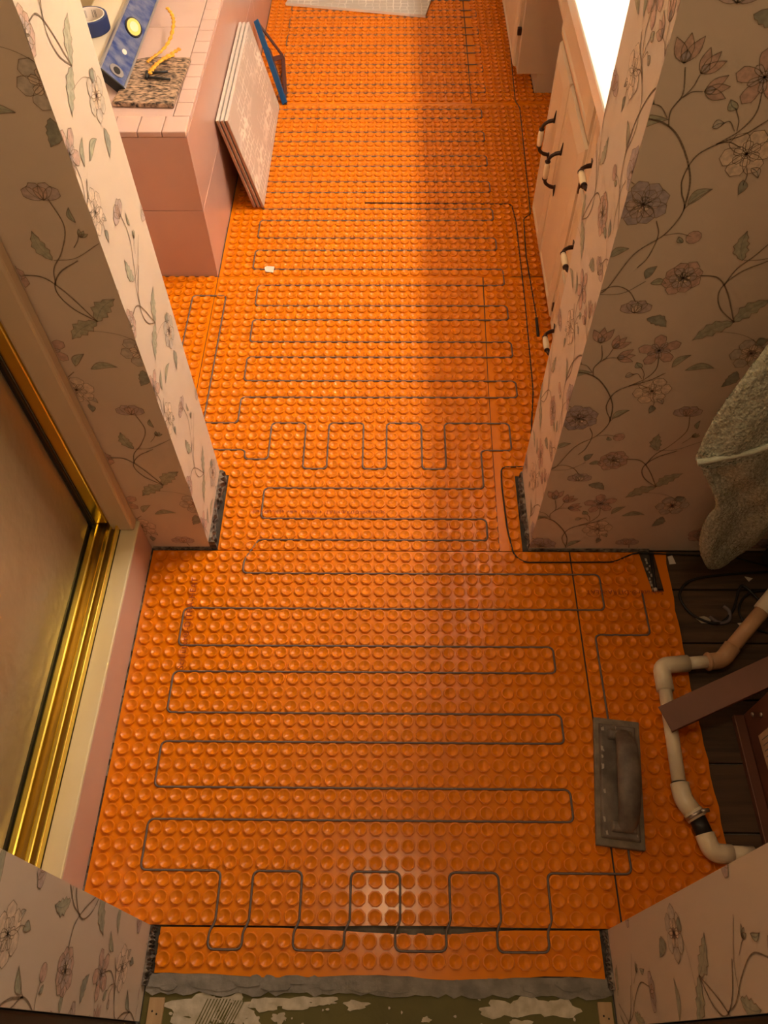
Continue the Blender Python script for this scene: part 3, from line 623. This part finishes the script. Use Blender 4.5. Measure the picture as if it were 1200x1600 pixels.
# tape roll on the tub rim
tc = Vector((-.868, 2.405, DZ+.039)); tr = empty('tape_roll', tc); tag(tr, 'roll of navy blue masking tape on the tub rim', 'tape')
MB().lathe([(.048, 0), (.054, .0), (.0545, .002), (.0545, .036), (.054, .038), (.048, .038), (.048, 0)], tc, 'bluetape', 32, caps=False).build('tape', tr)
core = MB().lathe([(.0445, 0), (.0478, 0), (.0478, .0385), (.0445, .0385), (.0445, 0)], tc, 'card', 32, caps=False).build('cardboard_core', tr)
mb = MB()
for c0 in (1.25, 1.95):
    for i in range(7):
        an = c0+i*.055; r_ = .0443; vs = []
        for z in (.012, .032):
            for d in (0, .028 if i % 2 else .016): vs.append(tc+Vector((r_*math.cos(an+d), r_*math.sin(an+d), z)))
        mb.add(vs, [(0, 1, 3, 2)], 'ink')
mb.build('barcode', core)

# ------------------------------------------------------------------ leaning tile panels, square, far panel
for i in range(3):
    zb = .0062; bx = -.424-.0135*i; txp = -.494-.0135*i; L = .612; h = .300
    d = Vector((txp-bx, 0, math.sqrt(h*h-(txp-bx)**2))).normalized(); nn = Vector((d.z, 0, -d.x)); c0 = Vector((bx-.010, 2.276, zb+.0036))
    def tp_(m, y0, y1, s0, s1, n0, n1): return MB().hexa([c0+Vector((0, yy, 0))+d*s_+nn*n_ for n_ in (n0, n1) for yy in (y0, y1) for s_ in (s0, s1)], m)
    o = tp_('tile_edge', 0, L, 0, h, 0, .0072).build('tile_panel', bev=.0008)
    tag(o, ['front tile panel of the leaning stack, showing its patterned white face', 'middle tile panel sandwiched in the stack leaning on the tub deck', 'rear tile panel of the leaning stack, nearest the tub deck'][i], 'tile panel', 'leaning tile panels')
    tp_('tile', .0012, L-.0012, .0012, h-.0012, .0072, .0092).build('glazed_face', o)
    tp_('tile_rim', .0, L, h, h+.0012, 0, .0092).build('glazed_edge', o)
# far flat panel on the mat
A_, B_ = fl(436, 3, .017), fl(665, 23, .017); dx = (B_-A_); dx.z = 0; dx.normalize(); dy = Vector((-dx.y, dx.x, 0)); B_.z = 0
def fp(m, s0, s1, t0, t1, z0, z1): return MB().hexa([B_-dx*s_+dy*t+Vector((0, 0, z)) for z in (z0, z1) for t in (t0, t1) for s_ in (s1, s0)], m)
o = fp('tile_edge', 0, .61, 0, .305, .0058, .0130).build('tile_panel', bev=.0008); tag(o, 'white patterned tile panel lying flat on the far orange mat', 'tile panel')
fp('tile', .001, .609, .001, .304, .0130, .0155).build('glazed_face', o); fp('tile_rim', .0, .61, -.0012, 0, .0058, .0155).build('glazed_edge', o)
# carpenter's square leaning beside the panels
sq = empty('carpenter_square', (-.42, 2.93, .0058)); tag(sq, 'blue carpenter square leaning against the tub deck beyond the tile panels', 'square')
Bt, Tp, Cn = Vector((-.408, 2.915, .0085)), Vector((-.522, 3.20, .170)), Vector((-.440, 3.235, .024))
fd = (Tp-Bt).normalized(); e2 = ((Cn-Bt)-fd*(Cn-Bt).dot(fd)).normalized(); nq = fd.cross(e2)
Lf = (Tp-Bt).length
MB().hexa([Bt+fd*t+e2*s_+nq*n_ for n_ in (-.010, .010) for s_ in (-.004, .004) for t in (0, Lf)], 'bluesq').build('fence', sq, bev=.001)
ct = (Cn-Bt).dot(fd); cs = (Cn-Bt).dot(e2)
def tri(pts_, n0, n1, m, name):
    mb = MB(); n = len(pts_); vs = [Bt+fd*t+e2*s_+nq*n_ for n_ in (n0, n1) for t, s_ in pts_]; fs = [tuple(range(n))[::-1], tuple(range(n, 2*n))]+[(k, (k+1) % n, n+(k+1) % n, n+k) for k in range(n)]
    return mb.add(vs, fs, m).build(name, sq)
def bar2(p, q_, wd, name): 
    p = Vector(p); q_ = Vector(q_); t = (q_-p).normalized(); nn = Vector((-t.y, t.x))*wd/2; tri([tuple(p-nn), tuple(q_-nn), tuple(q_+nn), tuple(p+nn)], -.002, .002, 'sqbody', name)
bar2((0, .006), (ct, cs), .022, 'blade'); bar2((Lf, .006), (ct, cs), .022, 'blade'); bar2((Lf*.3, .02), (Lf*.72, .03), .028, 'blade_web'); bar2((Lf*.52, .0), (ct, cs), .016, 'blade_web')
# paper scraps
def scrap(name, pts_, z, label, m='card'):
    o = MB().prism([(p.x, p.y) for p in [fl(a_, b_, z) for a_, b_ in pts_]], z, z+.0012, m).build(name); tag(o, label, 'scrap'); return o
scrap('paper_scrap', [(413, 419), (417, 416), (429, 417), (427, 426), (415, 425)], .0060, 'small white paper scrap on the orange studs near the tub deck')
scrap('plaster_chip', [(1043, 870), (1050, 868), (1056, 881), (1046, 882)], -.0030, 'small white chip on dark planks by the orange edge')
scrap('plaster_chip', [(1086, 965), (1100, 963), (1112, 968), (1108, 974), (1096, 974)], -.0030, 'pale leaf-shaped chip by the cable loop on the planks', 'dust')
scrap('plaster_chip', [(1163, 901), (1176, 904), (1170, 909)], -.0030, 'pale chip below the towel on the dark planks', 'debris')
scrap('plaster_chip', [(1152, 974), (1184, 971), (1183, 974), (1156, 978)], -.0030, 'thin pale sliver on the planks near the tan pipe', 'debris')

# ------------------------------------------------------------------ vanity
VX = .420
def panel(y0, y1, z0, z1, steps, m='vanity', xback=.4385):
    mb = MB(); vs = []
    for ins, x in steps: vs += [(x, y0+ins, z0+ins), (x, y1-ins, z0+ins), (x, y1-ins, z1-ins), (x, y0+ins, z1-ins)]
    n = len(steps); vs = [(xback, y0, z0), (xback, y1, z0), (xback, y1, z1), (xback, y0, z1)]+vs; fs = [(0, 1, 2, 3)]
    for i in range(n):
        for k in range(4): fs.append((i*4+k, (i+1)*4+k, (i+1)*4+(k+1) % 4, i*4+(k+1) % 4))
    fs.append((n*4+3, n*4+2, n*4+1, n*4)); return mb.add(vs, fs, m)
DOORST = [(0, .430), (.004, .424), (.034, .4175), (.040, .4205), (.052, .4205)]
def handle(parent, y, z, vert, x=.4195, L=.096):
    mb = MB(); c = Vector((x, y, z)); t = Vector((0, 0, 1)) if vert else Vector((0, 1, 0)); o_ = Vector((-1, 0, 0)); s_ = t.cross(o_)
    for e in (-1, 1):
        p = c+t*e*L/2
        mb.tube([p-t*e*.006, p+t*e*.006, p+t*e*.026], [.0045, .0055, .0012], 'bronze', 8, flat=.55)
        mb.tube(spline([p+o_*.001, p+o_*.014-t*e*.003, p+o_*.026-t*e*.012, p+o_*.030-t*e*.024], 5), [.0052]*6+[.0045]*10, 'bronze', 8)
        mb.lathe([(.0068, -.002), (.0072, .002)], p+o_*.030-t*e*.0245, 'bronze', 12, t)
    mb.lathe([(.006, -.023), (.0075, -.012), (.0080, 0), (.0075, .012), (.006, .023)], c+o_*.030, 'ceramic', 14, t)
    h = mb.build('handle', parent); h['label'] = 'bronze and ivory ceramic pull'; return h
vc = empty('vanity_cabinet', (.72, 1.66, 0)); tag(vc, 'painted vanity cabinet with doors and drawers beside the right wallpapered wall', 'cabinet')
MB().box((.440, 1.195, .10), (1.0, 2.135, .748), 'vanity').build('body', vc, bev=.001)
box('toe_kick', (.500, 1.195, 0.0), (1.0, 2.125, .0995), 'vanity', vc)
for y0, y1, hy in ((1.648, 1.921, 1.862), (1.925, 2.137, 2.010)):
    d_ = panel(y0, y1, .103, .592, DOORST).build('door', vc); handle(d_, hy, .405, True)
d_ = [c for c in vc.children if c.name.startswith('door')][0]
for z in (.500, .148): box('hinge', (.4235, 1.636, z-.012), (.4380, 1.6475, z+.012), 'bronze', vc, bev=.002)
panel(1.650, 2.137, .606, .740, [(0, .430), (.004, .424), (.028, .4175), (.034, .4205), (.04, .4205)]).build('drawer', vc)
for z0, z1, hz in ((.523, .740, .622), (.292, .511, .418), (.103, .280, .160)):
    d_ = panel(1.200, 1.632, z0, z1, DOORST).build('drawer', vc); handle(d_, 1.490, hz, False)
fc = empty('vanity_cabinet', (.72, 3.7, 0)); tag(fc, 'far vanity cabinet beyond the knee space', 'cabinet')
MB().box((.456, 3.0, .072), (1.0, 4.4, .748), 'vanity').build('body', fc, bev=.001); box('toe_kick', (.530, 3.004, 0), (1.0, 4.4, .0715), 'vanity', fc)
for y0, y1 in ((3.03, 3.50), (3.506, 3.98)):
    d_ = panel(y0, y1, .085, .74, [(a_, b_+.016) for a_, b_ in DOORST], xback=.4555).build('door', fc)
box('hinge', (.4405, 3.012, .20), (.4555, 3.0295, .224), 'bronze', fc, bev=.002)
ap = empty('vanity_apron', (.7, 2.57, .62)); tag(ap, 'drawer apron of the vanity over the knee space', 'drawer'); MB().box((.446, 2.138, .612), (.98, 2.998, .747), 'vanity').build('rail', ap)
panel(2.15, 2.99, .622, .742, [(0, .434), (.004, .428), (.028, .4215), (.034, .4245), (.04, .4245)], xback=.4455).build('drawer', ap)
ctp = MB().box((.392, 1.186, .749), (1.003, 4.6, .790), 'counter').build('countertop', bev=.006); tag(ctp, 'bright white vanity countertop beside the right wallpapered wall', 'countertop')
mir = box('mirror', (.993, 1.4, .95), (1.003, 3.2, 1.75), 'mirror'); tag(mir, 'wall mirror over the vanity', 'mirror')
vl = empty('vanity_light', (1.0, 2.2, 1.92)); tag(vl, 'vanity light bar with round globes above the mirror', 'lamp')
box('back_plate', (.965, 1.55, 1.86), (1.003, 2.85, 1.98), 'gold', vl, bev=.004)
for i in range(6):
    yy = 1.66+i*.216
    MB().lathe([(.02, 0), (.024, .04), (.022, .07)], (.9645, yy, 1.92), 'gold', 14, (-1, 0, 0)).build('socket', vl)
    MB().lathe([(.003, -.05), (.030, -.040), (.0445, -.023), (.05, 0), (.0445, .023), (.030, .040), (.003, .05)], (.842, yy, 1.92), 'globe', 16, (-1, 0, 0)).build('globe', vl)
# dim flush lamp in the alcove
cl = empty('ceiling_lamp', (-.02, .56, CZ)); tag(cl, 'round flush ceiling lamp in the alcove', 'lamp')
MB().lathe([(.072, -.0005), (.072, -.02), (.064, -.022)], (-.02, .56, CZ), 'gold', 28).build('lamp_base', cl)
MB().lathe([(.060, -.0225), (.057, -.034), (.044, -.046), (.024, -.053), (.003, -.055)], (-.02, .56, CZ), 'dome', 28).build('lamp_dome', cl)

hl = empty('hall_fill_lamp', (.30, -.45, CZ)); tag(hl, 'added unseen fill lamp in the hall outside the doorway', 'lamp')  # unseen fill lamp, added to brighten the surfaces facing the doorway
MB().lathe([(.05, -.0005), (.05, -.02), (.01, -.03), (.008, -.07)], (.30, -.45, CZ), 'gold', 20).build('lamp_base', hl)
MB().lathe([(.003, -.19), (.035, -.18), (.055, -.155), (.06, -.13), (.055, -.105), (.035, -.08), (.003, -.071)], (.30, -.45, CZ), 'hallfill', 18).build('fill_globe', hl)
# ------------------------------------------------------------------ grout float
gf = empty('grout_float', (.44, .43, .006)); tag(gf, 'dirty grey grout float lying on the orange mat by the pipe', 'float')
c = [fl(930, 1121, .022), fl(998, 1128, .022), fl(1008, 1325, .022), fl(935, 1318, .022)]
ce = (c[0]+c[1]+c[2]+c[3])/4; ey = ((c[0]+c[1])-(c[2]+c[3])).normalized(); ex = Vector((ey.y, -ey.x, 0)); HW, HL = .0455, .1235
def gbox(x0, x1, y0, y1, z0, z1, m, tx=0, ty=0):
    return MB().hexa([Vector((ce.x, ce.y, 0))+ex*(x+(-math.copysign(tx, x-(x0+x1)/2) if z == z1 else 0))+ey*(y+(-math.copysign(ty, y-(y0+y1)/2) if z == z1 else 0))+Vector((0, 0, z)) for z in (z0, z1) for y in (y0, y1) for x in (x0, x1)], m)
gbox(-HW, HW, -HL, HL, .0058, .0170, 'floatpad').build('rubber_pad', gf, bev=.002)
gbox(-HW+.008, HW-.008, -HL+.012, HL-.012, .0172, .0235, 'float', .004, .004).build('backing_plate', gf, bev=.002)
# one piece arched handle, leaning along the plate
prof = [(-.098, .024, .012), (-.090, .028, .016), (-.074, .043, .020), (-.058, .053, .021), (-.03, .058, .022), (.0, .060, .0225), (.03, .058, .022), (.058, .053, .021), (.074, .043, .020), (.090, .028, .016), (.098, .024, .012)]
mb = MB(); n = 12; vs = []
for yy, zz, rr_ in prof:
    for k in range(n):
        an = 2*math.pi*k/n; hh = .012 if abs(yy) < .07 else .009
        vs.append(Vector((ce.x, ce.y, 0))+ex*(.010+rr_*math.cos(an))+ey*yy+Vector((0, 0, max(.0236, zz+hh*math.sin(an)))))
fs = [(i*n+k, i*n+(k+1) % n, (i+1)*n+(k+1) % n, (i+1)*n+k) for i in range(len(prof)-1) for k in range(n)]+[tuple(range(n))[::-1], tuple(range((len(prof)-1)*n, len(prof)*n))]
mb.add(vs, fs, 'float', True).build('handle', gf)
for s_ in (-1, 1): gbox(-.022, .030, s_*.088-.012, s_*.088+.012, .0236, .031, 'float', .005, .004).build('handle_foot', gf, bev=.003)
mb = MB(); q = random.Random(9)
for i in range(12):
    x = q.choice([-1, 1])*(HW-.011-q.uniform(0, .004)) if i % 2 else q.uniform(-HW+.012, HW-.012); y = q.uniform(-HL+.016, HL-.016) if i % 2 else q.choice([-1, 1])*(HL-.018-q.uniform(0, .006)); s_ = q.uniform(.001, .0030)
    b0 = Vector((ce.x, ce.y, .0236))+ex*x*.93+ey*y*.97; mb.hexa([b0+Vector((sx*s_*q.uniform(.5, 1.2), sy*s_*q.uniform(.6, 2.2), sz*.0012)) for sz in (0, 1) for sy in (-1, 1) for sx in (-1, 1)], 'dust')
o = mb.build('mortar_smear', gf); o['kind'] = 'stuff'

# ------------------------------------------------------------------ white pipe
pp = empty('drain_pipe', (.56, .5, .006)); tag(pp, 'white plastic drain pipe with elbows and a black rubber coupling', 'pipe')
R1, R2 = .0135, .0178; zp = .0245
e1 = Vector((.567, .672, zp)); t1 = Vector((.690, .684, zp)); e2_ = Vector((.556, .418, zp)); 
MB().tube(fillet([(.566, .617, zp), tuple(e1), (.625, .678, zp)], .016, 6), R2, 'pvc', 16).build('elbow', pp)
MB().tube([(.566, .625, zp), tuple(e2_)], R1, 'pvc', 16).build('pipe_run', pp)
MB().tube([(.622, .6775, zp), (.672, .6825, zp)], R1, 'pvc', 16).build('pipe_run', pp)
MB().tube(fillet([(.664, .6815, zp), (.698, .685, zp), (.722, .712, zp+.014)], .014, 6), R2, 'pvctan', 16).build('elbow', pp)
MB().lathe([(R2+.0005, -.003), (R2+.002, -.001), (R2+.002, .002), (R2+.0005, .004)], (.668, .682, zp), 'pvctan', 18, (1, .1, 0)).build('collar', pp)
MB().tube([(.712, .701, zp+.008), (.800, .790, zp+.052)], R1+.002, 'pvctan', 16).build('pipe_run', pp)
MB().tube([(.788, .778, zp+.046), (.845, .836, zp+.074)], R2+.001, 'pvc', 16).build('coupling', pp)
MB().tube(fillet([(.835, .826, zp+.069), (.868, .859, zp+.086), (.868, .859, zp+.5)], .02, 5), R1+.002, 'pvctan', 16).build('pipe_run', pp)
k1, k2, k3, k4 = Vector((.5565, .428, zp+.002)), Vector((.5575, .396, zp+.002)), Vector((.575, .368, zp+.003)), Vector((.592, .306, zp))
MB().tube(fillet([k1, Vector((.5575, .398, zp+.002)), Vector((.573, .372, zp+.003))], .012, 5), R2, 'pvc', 16).build('bend', pp)
MB().lathe([(R1+.001, 0), (R1+.001, .003)], (.5567, .4285, zp), 'black', 16, (0, 1, 0)).build('joint_line', pp)
MB().tube([Vector((.5705, .3765, zp+.003)), Vector((.577, .363, zp+.003))], R2+.0012, 'pvc', 16).build('collar', pp)
cl_ = MB().tube([Vector((.5725, .3725, zp+.003)), Vector((.5755, .3665, zp+.003))], R2+.0024, 'steel', 16).build('hose_clamp', pp)
MB().lathe([(.004, -.008), (.004, .008)], (.588, .374, zp+.018), 'steel', 10, (1, .2, 0)).build('clamp_screw', cl_)
MB().tube([Vector((.5765, .3645, zp+.003)), Vector((.5865, .331, zp+.001))], R1+.0022, 'black', 16).build('rubber_coupling', pp)
MB().tube(fillet([Vector((.585, .336, zp+.001)), Vector((.592, .303, zp)), Vector((.628, .301, zp))], .02, 7), R2, 'pvc', 16).build('elbow', pp)
MB().tube([(.622, .301, zp), (.668, .300, zp)], R2-.002, 'pvc', 16).build('pipe_run', pp)
# brown metal cabinet panel and bar
bx_ = empty('metal_housing', (.85, .4, 0)); tag(bx_, 'brown sheet metal housing with paper label standing on the planks', 'housing')
MB().box((.722, .205, -.003), (1.15, .574, .62), 'brown').build('shell', bx_, bev=.003)
box('bottom_flange', (.700, .205, -.003), (.7215, .572, .012), 'brown', bx_, bev=.002)
for y_, z_ in ((.558, .05), (.545, .085), (.335, .05)): MB().lathe([(.005, 0), (.0055, .001), (.004, .003), (.001, .0038)], (.7218, y_, z_), 'steel', 12, (-1, 0, 0)).build('screw', bx_)
la = MB().add([(.7212, .405, .055), (.7212, .515, .050), (.7212, .515, .105), (.7212, .405, .110), (.7219, .405, .055), (.7219, .515, .050), (.7219, .515, .105), (.7219, .405, .110)], [(0, 3, 2, 1), (4, 5, 6, 7), (0, 1, 5, 4), (1, 2, 6, 5), (2, 3, 7, 6), (3, 0, 4, 7)], 'labelpaper').build('paper_label', bx_)
mb = MB(); q = random.Random(4)
for i in range(9):
    y_ = .414+i*.011; mb.box((.7208, y_, .062), (.7211, y_+.0016, .062+q.uniform(.02, .038)), 'ink')
mb.build('printed_lines', la)
# metal bar
bs, be = fl(1039, 1124, .055), at(1215, 1043, 2, .135); d_ = (be-bs).normalized(); up2 = Vector((0, 0, 1)); sd_ = d_.cross(up2).normalized(); nv = sd_.cross(d_)
end = bs+d_*.46
def bb(s0, s1, n0, n1): return MB().hexa([b0+sd_*s_+nv*n_ for n_ in (n0, n1) for b0 in (bs, end) for s_ in (s0, s1)], 'brown')
br = bb(-.0265, .0265, 0, .003).build('metal_bar', bev=.0008); tag(br, 'flat brown metal bar reaching over the white pipe', 'bar')
bb(.0235, .0265, -.012, -.0001).build('folded_lip', br)
# cable loops on the planks and dark bag
cable('loose_cable', None, .0030, 'black cable looped on the dark planks beside the tan pipe', world=[tuple(p) for p in spline([(.98, .925, .001), (.86, .915, .001), (.745, .905, .001), (.680, .890, .001), (.650, .855, .001), (.660, .815, .001), (.690, .790, .001), (.725, .785, .001), (.760, .815, .001), (.785, .865, .003), (.80, .875, .004), (.83, .83, .004), (.86, .79, .004), (.92, .77, .004)], 6)], rad=.002)
cable('loose_cable', None, .0026, 'thin black cable curving under the tan pipe coupling', world=[tuple(p) for p in spline([(.96, .84, .001), (.88, .865, .001), (.81, .86, .001), (.775, .82, .001), (.785, .78, .001), (.84, .755, .001)], 6)], rad=.002)
hp = MB().tube(spline([(.705, .800, .0), (.722, .786, .0), (.745, .790, .0), (.752, .812, .001), (.742, .826, .001)], 5), .0042, 'ink', 8).build('cable_clip', None); tag(hp, 'small grey hook shaped clip at the black cable loop', 'clip')
# dark bag on the planks under the towel
def blobmesh(c, r, m, sd, sq_=1.0, nu=20, nv_=12):
    q = random.Random(sd); mb = MB(); vs = []; ph = [q.uniform(0, 6) for _ in range(6)]
    for i in range(nv_+1):
        th = math.pi*i/nv_
        for k in range(nu):
            a_ = 2*math.pi*k/nu; f = 1+.10*math.sin(3*a_+ph[0])*math.sin(th)+.06*math.sin(5*a_+ph[1]+2*th)
            vs.append((c[0]+r[0]*f*math.sin(th)*math.cos(a_), c[1]+r[1]*f*math.sin(th)*math.sin(a_), max(-.003, c[2]+r[2]*f*math.cos(th))))
    fs = [(i*nu+k, (i+1)*nu+k, (i+1)*nu+(k+1) % nu, i*nu+(k+1) % nu) for i in range(nv_) for k in range(nu)]
    return mb.add(vs, fs, m, True)
o = blobmesh((.925, .928, .05), (.085, .036, .085), 'darkbag', 3).build('fabric_bag'); tag(o, 'dark grey bundled bag on the planks behind the towel', 'bag')

# ------------------------------------------------------------------ towel
def towel_lobe(outline_px, yp, puff, seed, nx=70, ny=90, sharp=6):
    pl = [at(a_, b_, 1, yp) for a_, b_ in outline_px]; poly = [(p.x, p.z) for p in pl]
    poly = [(p.x, p.y) for p in spline([(a_, b_, 0) for a_, b_ in poly+[poly[0]]], 4)][:-1]
    z0 = min(p[1] for p in poly); z1 = max(p[1] for p in poly); q = random.Random(seed); rows = []
    def span(z):
        xs = []
        for i in range(len(poly)):
            (xa, za_), (xb, zb_) = poly[i], poly[(i+1) % len(poly)]
            if (za_ > z) != (zb_ > z): xs.append(xa+(xb-xa)*(z-za_)/(zb_-za_))
        return min(xs), max(xs)
    mb = MB(); F = []; Bk = []
    for j in range(ny+1):
        z = z0+(z1-z0)*(.004+.992*j/ny); a_, b_ = span(z)
        for i in range(nx+1):
            t = i/nx; e = min(1, 4*t*(1-t)*1.6)**.5*min(1, (j+.6)/ny*sharp, (ny-j+.6)/ny*8)**.5
            x = a_+(b_-a_)*t; fold = (.005 if sharp > 10 else .010)*math.sin((x-a_)*46+z*9)+.003*math.sin(x*90-z*20)
            F.append((x+q.uniform(-.0012, .0012), yp-puff*e-fold*e+q.uniform(-.0022, .0022), z+q.uniform(-.0012, .0012))); Bk.append((x, yp+puff*.35*e, z))
    n = nx+1; k = len(F); fs = []
    for j in range(ny):
        for i in range(nx):
            p = j*n+i; fs.append((p, p+1, p+n+1, p+n)); fs.append((k+p, k+p+n, k+p+n+1, k+p+1))
    for i in range(nx): fs.append((i, k+i, k+i+1, i+1)); p = ny*n+i; fs.append((p, p+1, k+p+1, k+p))
    for j in range(ny): p = j*n; fs.append((p, p+n, k+p+n, k+p)); p = j*n+nx; fs.append((p, k+p, k+p+n, p+n))
    return mb.add(F+Bk, fs, 'towel', True)
tow = towel_lobe([(1200, 538), (1150, 604), (1115, 655), (1095, 695), (1088, 722), (1130, 715), (1170, 707), (1200, 697), (1260, 670), (1330, 560), (1290, 440)], .848, .018, 1, sharp=60).build('towel')
tag(tow, 'sage green terry towel hanging against the right wallpapered wall', 'towel')
lo = towel_lobe([(1088, 716), (1102, 745), (1118, 787), (1104, 808), (1094, 835), (1094, 862), (1106, 886), (1130, 880), (1160, 864), (1190, 836), (1220, 790), (1260, 700), (1250, 640), (1150, 640), (1100, 690)], .918, .016, 2).build('back_fold', tow)
MB().tube(spline([at(a_, b_, 1, .826) for a_, b_ in [(1089, 722), (1110, 719), (1130, 715), (1170, 707), (1200, 697), (1250, 675)]], 8), .0050, 'hem', 8).build('hem', tow)
hk = MB().tube(spline([(.80, PF-.002, 1.02), (.80, PF-.05, 1.0), (.79, PF-.10, .99), (.79, PF-.11, 1.03)], 6), .006, 'bronze', 8).build('towel_hook'); tag(hk, 'dark hook holding the towel on the wall', 'hook')
